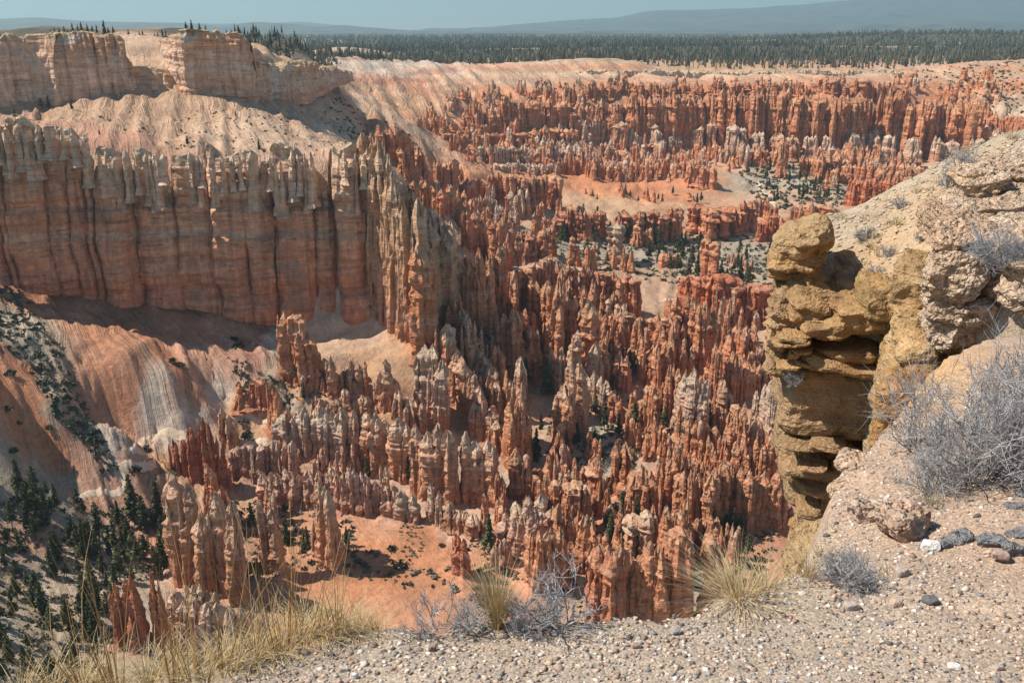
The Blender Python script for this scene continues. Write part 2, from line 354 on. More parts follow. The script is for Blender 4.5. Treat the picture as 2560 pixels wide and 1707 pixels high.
# colours of the bare ground, sighted the same way and blended in between
PALE = (.58,.395,.265); WHITE = (.59,.47,.365); ORANGE = (.57,.245,.12); RUST = (.52,.235,.13); BEIGE = (.54,.345,.22); SCRUB = (.42,.345,.25); TAN = (.56,.345,.20); PINK=(.55,.295,.195)
GCOL = [(-200,700,RUST),(0,720,RUST),(150,760,RUST),(300,850,RUST),(420,760,RUST),(500,850,RUST),(600,900,PINK),(640,800,RUST),(300,980,RUST),(430,930,RUST),(400,1050,WHITE),(480,1060,WHITE),(560,1000,WHITE),(520,930,PINK),(690,870,WHITE),(830,860,PALE),(950,840,PALE),(900,920,TAN),(1010,860,TAN),(700,1000,SCRUB),(620,1040,TAN),
 (0,900,RUST),(60,1050,ORANGE),(150,1130,ORANGE),(20,800,SCRUB),(60,850,SCRUB),(280,1140,WHITE),(220,1180,PINK),(130,1000,SCRUB),(330,1230,PINK),(440,1200,TAN),(500,1180,ORANGE),(150,1230,SCRUB),(0,1250,SCRUB),(200,1300,SCRUB),(100,1400,SCRUB),(60,1340,PINK),(0,1600,SCRUB),(300,1450,SCRUB),(250,1420,PALE),(400,1360,ORANGE),(380,1600,SCRUB),
 (700,1200,TAN),(850,1320,ORANGE),(950,1400,ORANGE),(1040,1330,ORANGE),(1030,1300,WHITE),(1120,1320,PALE),(1090,1400,ORANGE),(780,1440,ORANGE),(1200,1400,ORANGE),(1500,1350,ORANGE),(1700,1300,ORANGE),(1600,1450,SCRUB),(1450,1080,SCRUB),(1500,1180,SCRUB),(1560,1040,ORANGE),(1620,1100,ORANGE),(1300,1040,ORANGE),(1350,1180,SCRUB),(1800,1150,ORANGE),(760,950,BEIGE),(1300,930,ORANGE),
 (1450,600,SCRUB),(1600,640,SCRUB),(1650,700,BEIGE),(1750,560,TAN),(1850,640,SCRUB),(1500,520,TAN),(1500,470,ORANGE),(1640,470,ORANGE),(1740,450,ORANGE),(1560,455,ORANGE),(1900,460,SCRUB),(1950,500,BEIGE),(2060,460,SCRUB),(1850,400,TAN),(1300,400,ORANGE),(1100,450,ORANGE),(1150,340,ORANGE),
 (1800,215,ORANGE),(1500,220,ORANGE),(2100,220,ORANGE),(1800,190,TAN),(1500,180,TAN),(1480,160,TAN),(1480,150,PALE),(1300,165,PALE),(1100,168,WHITE),(940,163,WHITE),(870,176,WHITE),(1300,200,TAN),(1150,230,TAN),(1250,250,ORANGE),(1000,220,RUST),(1050,270,TAN),(950,290,BEIGE),(880,260,BEIGE),(980,350,ORANGE),(820,230,PINK),
 (2400,190,TAN),(2500,220,ORANGE),(2350,240,ORANGE),(2500,300,PALE),(2400,170,PALE),(2560,180,TAN),
 (700,150,BEIGE),(680,135,BEIGE),(380,140,PALE),(390,190,TAN),(400,260,BEIGE),(560,270,BEIGE),(650,320,PALE),(550,340,PALE),(400,320,BEIGE),(300,310,BEIGE),(250,350,PINK),(150,300,BEIGE),(750,300,BEIGE),(800,340,PALE),(720,280,PINK),(880,350,BEIGE),
 (1000,120,(.10,.09,.06)),(1500,125,(.10,.09,.06)),(2200,125,(.10,.09,.06)),(1250,135,(.10,.09,.06)),(1800,140,(.10,.09,.06)),(2400,130,(.10,.09,.06)),(700,115,(.13,.11,.08)),(1500,100,(.15,.13,.10)),(2300,95,(.14,.13,.09)),(900,95,(.15,.13,.10)),(100,98,(.12,.11,.08)),(500,98,(.12,.11,.08)),(760,135,(.11,.10,.07)),(700,124,(.12,.11,.08)),(830,140,(.11,.10,.07)),(900,140,(.11,.10,.07))]
def ground_colors(X, Y):
    cw = np.array([hit(a, b) for a, b, _ in GCOL]); cc = np.array([c for *_, c in GCOL], float)
    cu = _uv(cw[:, 0], cw[:, 1]) * np.array([1.0, 0.9])
    out = np.zeros((len(X), 3)); jit = np.stack([fbm2(np.stack([X / Y * 30, np.log(Y) * 30], -1), 3, 41), fbm2(np.stack([X / Y * 30, np.log(Y) * 30], -1), 3, 43)], -1) * 0.028
    q = (_uv(X, Y) + jit) * np.array([1.0, 0.9])
    for k in range(0, len(X), 20000):
        d = ((q[k:k + 20000, None] - cu[None]) ** 2).sum(-1); w = 1 / (d + 2e-5) ** 2.2
        out[k:k + 20000] = (w @ cc) / w.sum(1)[:, None]
    return out
# ------------------------------------------------------------------ rock columns (hoodoos) and the fins made of them
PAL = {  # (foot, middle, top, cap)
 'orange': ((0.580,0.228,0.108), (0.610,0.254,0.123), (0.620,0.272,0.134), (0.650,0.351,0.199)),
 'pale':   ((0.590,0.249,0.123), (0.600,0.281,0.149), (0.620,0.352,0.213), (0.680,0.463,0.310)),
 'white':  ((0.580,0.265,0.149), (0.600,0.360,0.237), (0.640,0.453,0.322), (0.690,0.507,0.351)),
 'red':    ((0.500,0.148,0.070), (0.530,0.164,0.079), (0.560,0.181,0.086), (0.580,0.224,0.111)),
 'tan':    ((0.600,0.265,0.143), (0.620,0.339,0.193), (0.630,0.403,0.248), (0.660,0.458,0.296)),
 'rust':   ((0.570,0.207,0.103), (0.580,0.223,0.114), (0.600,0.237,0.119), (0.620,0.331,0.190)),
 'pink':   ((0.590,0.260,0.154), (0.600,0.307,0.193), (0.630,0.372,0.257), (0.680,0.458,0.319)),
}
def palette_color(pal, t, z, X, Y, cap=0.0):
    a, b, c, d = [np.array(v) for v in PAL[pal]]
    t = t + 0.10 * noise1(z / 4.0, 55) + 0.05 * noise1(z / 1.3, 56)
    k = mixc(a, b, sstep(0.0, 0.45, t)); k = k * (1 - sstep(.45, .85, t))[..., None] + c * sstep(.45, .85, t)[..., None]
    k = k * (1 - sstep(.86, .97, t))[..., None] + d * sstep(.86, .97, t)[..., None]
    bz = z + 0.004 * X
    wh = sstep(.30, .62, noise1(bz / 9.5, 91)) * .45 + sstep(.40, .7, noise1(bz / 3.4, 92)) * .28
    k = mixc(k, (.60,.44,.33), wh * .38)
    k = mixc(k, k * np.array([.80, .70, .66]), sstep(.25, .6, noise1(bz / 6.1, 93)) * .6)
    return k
def column(name, X, Y, zb, zt, ra, rb, ang, pal, mat, seed, style='round', sides=14, rings=20, lay=3.0, tr=0.55, lean=(0, 0), knob=0.5, flare=0.5, parent=None, origin=(0, 0, 0), flute=0.2):
    r = np.random.default_rng(seed)
    H = zt - zb
    t = np.linspace(0, 1, rings) ** 0.93; th = np.arange(sides) * 2 * np.pi / sides + r.uniform(0, 6)
    tt, aa = np.meshgrid(t, th, indexing='ij'); z = zb + tt * H
    # the width falls in steps, ledge by ledge
    zc = zb + t * H
    led = noise1(zc / lay + .002 * X, 301); k = max(3, int(H / (lay * 1.6))); ph = r.uniform()
    ts = t * k + ph; tq = (np.floor(ts) + sstep(.72, 1.0, ts - np.floor(ts)) - ph) / k; tq = np.clip(.35 * t + .65 * tq, 0, 1)
    prof = tr + (1 - tr) * (1 - tq) ** (1.15 if style != 'spike' else 0.9)
    if style == 'spike': prof = (0.12 + 0.88 * (1 - tq) ** 0.85) * (0.75 + .25 * tr)
    prof = prof * (1 + flare * np.clip((0.16 - t) / 0.16, 0, 1) ** 2)
    if style == 'round':
        for _ in range(2):
            c = r.uniform(.66, .93); prof = prof * (1 - knob * r.uniform(.1, .5) * np.exp(-((t - c) / r.uniform(.015, .035)) ** 2))
    s1 = np.tanh(5 * led); s2 = np.tanh(4 * noise1(zc / (lay * .36), 302))
    up = 0.3 + 0.7 * sstep(.1, .6, t)
    prof = prof * (1 + (0.10 * s1 + 0.06 * s2 + 0.07 * np.tanh(3 * noise1(zc / (lay * .7) + seed, 303))) * up)
    ends = {'round': .14, 'flat': .03, 'spike': .05}[style]
    e = np.clip((t - (1 - ends)) / ends, 0, 1); prof = prof * (1 - .88 * e ** 1.35)
    ox = lean[0] * t * H + 0.12 * ra * noise1(zc / (H * .3) + seed * 1.7, 7); oy = lean[1] * t * H
    ca1, sa1 = np.cos(aa), np.sin(aa)
    # angular plan with deep vertical grooves
    box = 1 / np.maximum(np.abs(np.cos(aa + .2)), np.abs(np.sin(aa + .2))); box = .55 + .45 * np.minimum(box, 1.30)
    so = seed * 3.17
    fl = noise3(np.stack([ca1 * 1.5 + so, sa1 * 1.5, tt * H / (6 * ra + 1e-6)], -1), 71)
    fl2 = noise3(np.stack([ca1 * 3.4 + so, sa1 * 3.4, tt * H / (4 * ra)], -1), 72)
    groove = np.exp(-(fl / .10) ** 2)
    rr = prof[:, None] * box * (1 + flute * 1.2 * np.abs(fl) - flute * 1.5 * groove + 0.8 * flute * fl2)
    lx = ca1 * ra * rr; ly = sa1 * rb * rr
    ca, sa = math.cos(ang), math.sin(ang)
    x = X + ox[:, None] + lx * ca - ly * sa; y = Y + oy[:, None] + lx * sa + ly * ca
    # ragged tops
    z = z + ra * (.55 * fl2 + .5 * fl) * (sstep(.78, .97, tt)) * (.9 if style != 'flat' else .25)
    pw = np.stack([x, y, z], -1)
    n = ((.35 - np.abs(noise3(pw / (0.6 * ra), 9))) * .26 + noise3(pw / (.24 * ra), 10) * .11) * ra
    x = x + n * ca1; y = y + n * sa1; z = z + .5 * n * np.sin(aa * 2)
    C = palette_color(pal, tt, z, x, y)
    C = C * (1 + r.uniform(-.08, .08))
    V = np.stack([x, y, z], -1).reshape(-1, 3)
    top = V[-sides:].mean(0) + np.array([0, 0, .01 * H]); V = np.concatenate([V, top[None]])
    C = np.concatenate([C.reshape(-1, 3), C[-1].mean(0)[None]])
    Q = grid_quads(rings, sides, True); b0 = (rings - 1) * sides
    T = np.array([[b0 + i, b0 + (i + 1) % sides, len(V) - 1] for i in range(sides)])
    return V, Q, T, C

_seed = [100]
APRON = []
STAT = {'cols': 0, 'tris': 0}
def fin(name, label, pal, w, pts, cat='rock fin', group=None, style='round', step=0.72, jit=0.10, depth=1.6, tr=0.55, mat=None, far=False, knob=.5, lean=0.0, part='hoodoo', flute=.27, basejit=5, zfun=zsmooth, wj=.28, flare=.5):
    """a row of merged columns along a sighted line: pts = [(px, top py, foot py)]"""
    pts = np.array(pts, float); mat = mat or (M_FAR if far else M_MID)
    seg = np.concatenate([[0], np.cumsum(np.hypot(np.diff(pts[:, 0]), np.diff(pts[:, 2])))])
    n = max(1, int(round(seg[-1] / (w * step))) + (1 if len(pts) > 1 else 0))
    s = np.linspace(0, seg[-1], n) if n > 1 else np.array([seg[-1] / 2])
    r = np.random.default_rng(_seed[0] + 5); built = []
    for k in range(n):
        sk = s[k] + (r.uniform(-.25, .25) * w * step if 0 < k < n - 1 else 0)
        px = np.interp(sk, seg, pts[:, 0]); tp = np.interp(sk, seg, pts[:, 1]); bp = np.interp(sk, seg, pts[:, 2])
        hpx = bp - tp; tp = tp + r.normal() * jit * hpx; tp = min(tp, bp - .25 * hpx); bp = bp + r.uniform(-basejit, basejit)
        if mat is M_MID: tp -= .12 * hpx
        g = hit(px, bp, zfun=zfun); Y = g[1]; m = mpp(px, bp, Y)
        zt = zpix(tp, Y); zb = g[2] - 0.10 * (zt - g[2]) - 2
        ra = max(.8, w * m * .5 * r.uniform(1 - wj, 1 + wj) * 1.08)
        hh = (zt - zb) / m / 2.5; ww = ra * 2 / m / 2.5       # size in picture pixels
        rings = int(np.clip(hh * .46, 9, 38)); sides = int(np.clip(ww * .8 + 6, 8, 15))
        APRON.append((g[0], Y, min(.15 * (zt - g[2]), 3.6) * r.uniform(.7, 1.3), ra * 1.8 + min(.22 * (zt - g[2]), 5.5), np.array(PAL[pal][0]) * 1.04))
        _seed[0] += 1
        st = style if isinstance(style, str) else style[r.integers(len(style))]
        ra *= .93
        built.append((g, cluster(r, name, g[0], Y, zb, zt, ra, ra * depth, r.uniform(-.4, .4), pal, mat, _seed[0], st, sides, rings,
            lay=(3.0 if not far else 5.5), tr=tr * r.uniform(.8, 1.2), lean=(lean + r.uniform(-.03, .03), 0), knob=knob, flute=flute, flare=flare)))
        STAT['cols'] += 1; STAT['tris'] += 2 * sides * rings
    base = np.mean([b[0] for b in built], 0)
    def stand(nm, pieces, parent, loc):
        V, Q, T, C = pieces[0]; q = obj(nm, mesh_np(nm, V - base, Q, T, C, False), mat, parent, loc)
        for V, Q, T, C in pieces[1:]: obj('side_spire', mesh_np('side_spire', V - base, Q, T, C, False), mat, q)
        return q
    if n == 1: o = stand(name, built[0][1], None, base)
    else:
        o = empty(name, base)
        for g, pieces in built: stand(part, pieces, o, (0, 0, 0))
    tag(o, label, cat, group)
    return o

def cluster(r, name, X, Y, zb, zt, ra, rb, ang, pal, mat, seed, st, sides, rings, **k):
    """a column with thinner spires grown onto its flanks"""
    out = [column(name, X, Y, zb, zt, ra, rb, ang, pal, mat, seed, st, sides, rings, **k)]
    for i in range(r.integers(1, 4)):
        a = r.uniform(0, 6.283); q = r.uniform(.30, .55); h = (zt - zb) * r.uniform(.5, 1.04); k2 = dict(k); k2['tr'] = r.uniform(.35, .7)
        out.append(column(name, X + math.cos(a) * ra * .85, Y - abs(math.sin(a)) * rb * .7, zb, zb + h, ra * q, rb * q, r.uniform(-.6, .6), pal, mat, seed * 7 + i, ('spike', 'round', 'round')[r.integers(3)], max(7, int(sides * .6)), max(8, int(rings * .8 * h / (zt - zb))), **k2))
    if mat is M_MID: return out
    V = []; Q = []; T = []; C = []; n = 0
    for v, q, t, c in out: V.append(v); Q.append(q + n); T.append(t + n); C.append(c); n += len(v)
    return [(np.concatenate(V), np.concatenate(Q), np.concatenate(T), np.concatenate(C))]
def cliff(name, label, plan, top, foot, clefts, pal_fun, mat, back=40, bulge=6.0, flute=2.0, ledge=0.8, nu=420, nv=70, batter=0.10, seed=1, closed=False, cat='cliff', lay=6.0, crenel=1.6):
    """a rock wall: plan = [(px, Y)] along its face; top / foot = [(px, py)] profiles; clefts = px of the deep cracks"""
    plan = np.array(plan, float); px = np.linspace(plan[0, 0], plan[-1, 0], nu); Y0 = np.interp(px, plan[:, 0], plan[:, 1])
    tp = np.interp(px, *np.array(top, float).T); fp = np.interp(px, *np.array(foot, float).T)
    g0 = P(px, fp, Y0); X0 = g0[:, 0]; zb = g0[:, 2]
    zt = zpix(tp, Y0)
    L = np.concatenate([[0], np.cumsum(np.hypot(np.diff(X0), np.diff(Y0)))])
    zt = zt + crenel * (np.tanh(4 * noise1(L / 5.5, seed + 3)) * 1.1 + np.tanh(3 * noise1(L / 2.0, seed + 4)) * .8)
    tx = np.gradient(X0); ty = np.gradient(Y0); k = np.hypot(tx, ty); nx, ny = ty / k, -tx / k     # towards the viewer
    # bulges between the clefts
    cl = np.array(sorted(clefts), float)
    t = np.linspace(0, 1, nv) ** .9
    tt, L2 = np.meshgrid(t, L, indexing='ij'); z = zb + (zt - zb) * tt
    wob = noise2(np.stack([z / 30, L2 / 60], -1), seed) * 3
    p2 = px[None] + 7 * noise2(np.stack([z / 22, L2 / 35], -1), seed + 21) + 3 * noise2(np.stack([z / 7, L2 / 9], -1), seed + 22)
    j = np.clip(np.searchsorted(cl, p2) - 1, 0, len(cl) - 2); mid = (cl[j] + cl[j + 1]) / 2; hw = (cl[j + 1] - cl[j]) / 2
    q = np.clip(1 - np.abs((p2 - mid) / hw) ** 2.4, 0, 1) ** 0.42
    fade = sstep(-.55, .15, noise2(np.stack([z / 26, (j + (p2 > mid)) * 5.3], -1), seed + 23))      # cracks come and go
    amp = bulge * np.clip(hw / 38, .45, 1.4) * (1 + .8 * noise1(j * 3.7, seed + 9))
    out = amp * (1 - (1 - q) * (.15 + .85 * fade)) * (1 - .35 * sstep(.8, 1, tt))
    fl = 1 - 2 * np.abs(noise2(np.stack([(L2 + wob) / 7.5, z / 45], -1), seed + 1)); fl2 = 1 - 2 * np.abs(noise2(np.stack([(L2 + wob) / 3.0, z / 28], -1), seed + 2))
    zz = z + 0.02 * L2 + 1.2 * noise2(np.stack([L2 / 30, z * 0], -1), seed + 5)
    led = np.tanh(2.5 * noise1(zz / lay, seed + 6)) * ledge + noise1(zz / (lay * .33), seed + 7) * ledge * .6
    out = out + flute * (.7 * fl + .4 * fl2) + led + noise2(np.stack([L2 / 2.2, z / 2.6], -1), seed + 8) * .5 - batter * (z - zb)
    x = X0 + nx * out; y = Y0 + ny * out
    C = pal_fun(tt, z, x, y, L2)
    V = np.stack([x, y, z], -1)
    # top surface running back
    rows = [V]; cols = [C]
    for d, dz in ((2.5, .6), (back * .4, -1.0), (back, -7.0), (back + 6, -60)):
        e = V[-1].copy(); e[:, 0] -= nx * d; e[:, 1] -= ny * d; e[:, 2] += dz + .6 * noise1(L / 3 + d, 4)
        rows.append(e[None]); cols.append(C[-1][None])
    V = np.concatenate(rows); C = np.concatenate(cols); nr = V.shape[0]
    base = np.array([X0.mean(), Y0.mean(), zb.mean()])
    o = obj(name, mesh_np(name, V.reshape(-1, 3) - base, grid_quads(nr, nu), None, C.reshape(-1, 3), False), mat, None, base)
    STAT['tris'] += 2 * nr * nu
    return tag(o, label, cat)

def left_col(tt, z, x, y, L):
    c = mixc((.66,.25,.13), (.69,.33,.19), sstep(.0, .38, tt + .08 * noise1(L / 20, 3)))
    c = mixc(c, (.69,.43,.28), sstep(.42, .85, tt + .10 * noise1(L / 25, 5)))
    c = mixc(c, (.60,.46,.31), sstep(.93, 1., tt))
    c = mixc(c, (.60,.46,.34), .35 * sstep(.35, .65, noise1((z + .02 * L) / 5.2, 31)))
    st = noise2(np.stack([L / 2.3, z / 60], -1), 66); c = mixc(c, c * np.array([.72, .62, .60]), sstep(.15, .6, st) * .65)
    return mixc(c, (.33,.21,.16), sstep(.45, .75, noise2(np.stack([L / 14, z / 16], -1), 68)) * .5)
def mesa_col(tt, z, x, y, L):
    c = mixc((.66,.365,.225), (.70,.46,.32), sstep(.1, .5, tt + .1 * noise1(L / 12, 3)))
    c = mixc(c, (.68,.36,.20), sstep(.62, .86, tt + .12 * noise1(L / 18, 5)) * (.35 + .65 * sstep(-.2, .3, noise1(L / 30, 15))))
    c = mixc(c, (.63,.55,.46), sstep(.25, .6, noise2(np.stack([L / 14, z / 22], -1), 17)) * .7)
    return mixc(c, (.56,.40,.24), sstep(.95, 1., tt))

left_top = [(-260,316),(0,318),(60,323),(120,316),(196,320),(203,348),(238,346),(246,384),(275,402),(296,388),(380,392),(404,384),(410,398),(426,470),(446,492),(460,478),(466,392),(528,386),(536,402),(560,372),(574,398),(606,392),(640,376),(668,392),(700,402),(716,372),(742,392),(774,394),(788,382),(800,400),(806,470),(822,488),(838,478),(846,404),(858,382),(880,396),(905,380),(925,398),(960,392),(985,420)]
left_cliff = cliff('cliff', 'tall tan and orange cliff wall in shade above the red talus', [(-260,482),(0,490),(300,508),(700,518),(985,524)],
      left_top, [(-260,690),(0,700),(100,730),(300,745),(500,770),(700,800),(850,812),(985,880)],
      [-260,-150,-60,30,48,150,206,246,268,362,462,545,556,640,702,706,800,846,852,930,985], left_col, M_WALL, back=34, bulge=9, flute=1.5, ledge=1.7, nu=560, nv=76, seed=40, lay=5.5, crenel=2.4)
cliff('mesa_cliff', 'flat topped pale cliff block with a shaded front and a lit left side', [(405,760),(432,692),(468,667),(640,686),(672,760)],
      [(405,104),(425,100),(432,90),(470,80),(520,82),(600,84),(626,86),(640,104),(655,120),(672,126)], [(405,262),(672,268)],
      [405,424,446,468,500,528,560,590,615,640,672], mesa_col, M_WALL, back=46, bulge=4, flute=1.0, nu=240, nv=62, batter=.10, seed=60, lay=5, crenel=.7)
cliff('mesa_cliff', 'long pale cliff block with pines along its top at the left edge', [(-260,608),(0,635),(110,650),(150,646),(338,665),(375,676),(440,671),(452,703)],
      [(-260,96),(0,98),(60,92),(105,96),(130,88),(170,94),(182,84),(260,88),(330,92),(342,112),(352,150),(372,172),(410,190),(424,215),(436,250),(452,258)], [(-260,320),(0,315),(200,300),(440,276),(452,274)],
      [-260,-180,-100,-40,0,58,98,126,156,186,230,262,292,318,345,372,400,425,452], mesa_col, M_WALL, back=40, bulge=5.5, flute=1.6, nu=330, nv=60, batter=.22, seed=80, lay=5, crenel=.8)
cliff('rim_cliff', 'low pale crumbling cliff on the rim right of the flat topped block', [(640,698),(700,732),(765,760),(800,820),(835,900),(880,980)],
      [(640,168),(660,166),(690,164),(715,170),(735,162),(765,166),(780,160),(800,164),(812,178),(850,172),(880,186)], [(640,262),(700,262),(765,262),(800,240),(835,218),(880,204)],
      [640,662,690,715,738,765,790,812,840,880], mesa_col, M_WALL, back=30, bulge=4, flute=1.6, nu=240, nv=50, batter=.12, seed=90, lay=5, crenel=1.6)
cliff('rim_cliff', 'thin broken cream cliff band just below the far forested rim', [(1380,1665),(1700,1690),(2000,1690),(2200,1690),(2300,1680)],
      [(1380,184),(1480,181),(1600,178),(1750,179),(1900,180),(2050,180),(2200,180),(2300,184)], [(1380,212),(1600,210),(1900,212),(2200,214),(2300,208)],
      list(np.linspace(1380, 2300, 60) + 5 * np.sin(np.arange(60) * 2.3)), lambda tt, z, x, y, L: mixc((.50,.31,.19), (.57,.45,.31), sstep(.2, .8, tt)), M_FAR, back=12, bulge=5, flute=2.5, nu=360, nv=14, seed=95, lay=4, crenel=2.5)

# broken pinnacles along the crest of the left cliff, parts of it
rc = np.random.default_rng(909); _x = -40.0
while _x < 975:
    w = rc.uniform(13, 30); tp = np.interp(_x, *np.array(left_top, float).T)
    if not (405 < _x < 466 or 800 < _x < 846):
        Yc = np.interp(_x, [-260,0,300,700,985], [482,490,508,518,524]) - rc.uniform(2.5, 6.5); m = float(mpp(_x, tp, Yc)); c = P(_x, tp, Yc)
        for V, Q, T, C in [column('', c[0], Yc, float(c[2]) - rc.uniform(16, 34), float(c[2]) + rc.uniform(-4, 14) * m, w * m * .42, w * m * .8, rc.uniform(-.4, .4), 'tan', M_WALL, 5000 + int(_x * 10), ('round', 'spike', 'flat')[rc.integers(3)], 10, 20, lay=3, tr=.7, knob=.4)]:
            C = mixc(C, (.74,.53,.37), np.full(len(C), .75)); obj('pinnacle', mesh_np('pinnacle', V - np.array(left_cliff.location), Q, T, C, False), M_WALL, left_cliff)
    _x += w * rc.uniform(.6, 1.7)
# ------------------------------------------------------------------ the fins and towers, from the far wall to the near ones
RW = [] # (label, palette, width, points, options)
def rw(label, pal, w, pts, **k): fin(k.pop('name', 'rock_fin'), label, pal, w, pts, **k)
FAR = dict(far=True, group='far wall of fluted towers', depth=2.2, tr=.72, knob=.25, jit=.05, flare=.25)
# small spikes below the rim
rw('fringe of tiny orange spikes under the far rim, right half', 'orange', 15, [(1470,212,250),(1560,206,246),(1700,210,248),(1850,214,250),(1960,210,250)], far=True, jit=.22, tr=.5, style=('round','spike'))
rw('fringe of tiny orange spikes above the right end of the far wall', 'orange', 15, [(1960,214,250),(2080,220,252),(2180,206,252),(2260,214,258)], far=True, jit=.22, tr=.5, style=('round','spike'))
rw('dark red butte standing alone below the right part of the far rim', 'rust', 26, [(2052,194,232),(2076,198,236)], far=True, style='flat', jit=.03, tr=.8)
rw('pair of low orange buttes just right of the dark red rim butte', 'orange', 24, [(2134,202,246),(2160,200,250)], far=True, style='flat', jit=.04, tr=.8)
rw('orange twin towers on the bare slope at the far right', 'orange', 16, [(2452,198,228),(2474,202,236)], far=True, jit=.05)
# the far wall, buttress by buttress
edges = [1428,1474,1520,1568,1612,1662,1708,1742,1792,1842,1876,1918,1962,2010,2056,2102,2152,2204,2250,2302,2352,2400,2436]
words = ['first','second','third','fourth','fifth','sixth','seventh','eighth','ninth','tenth','eleventh','twelfth','thirteenth','fourteenth','fifteenth','sixteenth','seventeenth','eighteenth','nineteenth','twentieth','twenty-first','twenty-second']
rr = np.random.default_rng(4)
for i in range(len(edges) - 1):
    a, b = edges[i] + 5, edges[i + 1] - 5
    tp = np.interp((a + b) / 2, [1428, 1600, 2000, 2300, 2436], [262, 238, 238, 240, 252]) + rr.uniform(-8, 8)
    ft = np.interp((a + b) / 2, [1428, 1600, 2000, 2300, 2436], [336, 362, 372, 390, 392]) + rr.uniform(-6, 8)
    rw(f'{words[i]} tall orange buttress from the left along the far wall', 'orange', 19, [(a, tp + rr.uniform(-5, 5), ft), ((a + b) / 2, tp, ft + 4), (b, tp + rr.uniform(-5, 10), ft - 3)], **FAR)
    c = (a + b) / 2 + rr.uniform(-14, 14); h = rr.uniform(48, 78)
    rw(f'pale topped lower tower before the {words[i]} far buttress from the left', 'white' if rr.random() < .6 else 'pale', 17, [(c - 9, ft - h + 18, ft + 16), (c + 10, ft - h + 24 + rr.uniform(-8, 8), ft + 20)], far=True, depth=1.8, tr=.72, jit=.07, group='lower towers before the far wall', style=('flat', 'round'))
# upper left part of the far amphitheatre
rw('banded orange block of towers left of the far wall', 'orange', 18, [(1252,250,332),(1290,246,330),(1330,252,330),(1372,254,330)], far=True, depth=2, tr=.75, jit=.06)
rw('banded orange towers between the far block and the far wall', 'orange', 18, [(1380,262,330),(1410,258,332),(1440,256,334)], far=True, depth=2, tr=.75, jit=.06)
rw('single sharp orange tower at the foot of the far bowl', 'orange', 22, [(1088,288,348)], name='hoodoo', far=True, style='round', cat='hoodoo')
rw('leaning orange spire left of the banded far block', 'orange', 20, [(1192,256,334)], name='hoodoo', far=True, style='spike', cat='hoodoo')
rw('low orange towers at the left foot of the banded far block', 'orange', 15, [(1160,296,340),(1210,282,338),(1248,284,336)], far=True, jit=.14)
rw('crumbled orange stubs on the far bowl slope', 'orange', 14, [(1110,300,340),(1150,305,342)], far=True, jit=.2)
rw('flat topped dark orange shelf below the banded far block', 'rust', 17, [(1110,334,362),(1180,336,366),(1260,334,368),(1340,330,370)], far=True, style='flat', jit=.04, tr=.85)
rw('flat topped towers on the right end of the far shelf', 'orange', 18, [(1340,326,372),(1400,322,374),(1440,322,370)], far=True, style=('flat','round'), jit=.06, tr=.8)
rw('row of cream columns in the middle of the far amphitheatre', 'white', 13, [(1200,368,408),(1260,364,412),(1320,370,414),(1370,370,412)], far=True, jit=.08, tr=.7)
rw('cream topped columns right of the middle cream row', 'white', 16, [(1355,352,400),(1400,356,402),(1448,362,410)], far=True, jit=.08, tr=.7, style=('flat','round'))
rw('orange columns under the cream topped ones', 'orange', 15, [(1400,388,436),(1450,386,440),(1500,380,444)], far=True, jit=.12)
rw('jumble of small orange towers above the orange mounds', 'orange', 14, [(1470,402,448),(1530,412,454),(1600,410,452),(1640,404,450)], far=True, jit=.16)
rw('low cream and orange columns behind the flat topped wall', 'white', 12, [(1230,412,440),(1300,408,440),(1390,410,444)], far=True, jit=.1, tr=.7)
rw('long flat topped dark wall with fluted columns at mid distance', 'rust', 20, [(1228,434,520),(1262,430,528),(1300,440,532),(1340,444,534),(1390,438,528)], far=False, style='flat', jit=.03, tr=.82, depth=1.8, mat=M_FAR)
rw('pale columns standing before the flat topped dark wall', 'white', 18, [(1276,474,544),(1320,480,548)], far=True, jit=.1)
rw('orange banded castle left of the flat topped dark wall', 'orange', 22, [(1098,402,470),(1130,396,478),(1152,420,478)], far=True, jit=.06, tr=.75, depth=1.8)
rw('dark columns between the banded castle and the flat topped wall', 'rust', 17, [(1168,450,496),(1200,446,500),(1226,452,506)], far=True, jit=.08, tr=.75, style=('flat','round'))
rw('shaded ridge with a lit left tower above the pale prow', 'rust', 26, [(952,320,396),(985,326,420),(1015,336,440),(1040,360,452),(1060,392,462)], depth=2.2, jit=.05, mat=M_FAR)
rw('orange banded tower at the right of the shaded ridge', 'orange', 24, [(1006,370,452),(1030,388,462)], jit=.05, mat=M_FAR)
rw('row of dark orange columns below the shaded ridge', 'rust', 18, [(1010,462,540),(1060,462,548),(1110,476,552),(1160,478,556)], jit=.07, mat=M_FAR, tr=.7)
rw('orange columns right of the dark row below the shaded ridge', 'orange', 16, [(1130,500,560),(1180,490,560),(1220,500,566)], jit=.1, mat=M_FAR)
rw('cream towers standing in front of the dark orange row', 'white', 20, [(1022,520,580),(1050,506,590),(1090,514,600)], jit=.1, mat=M_FAR)
rw('cream columns between the mid wall and the cream towers', 'white', 17, [(1200,496,560),(1240,504,566),(1290,530,572)], jit=.12, mat=M_FAR)
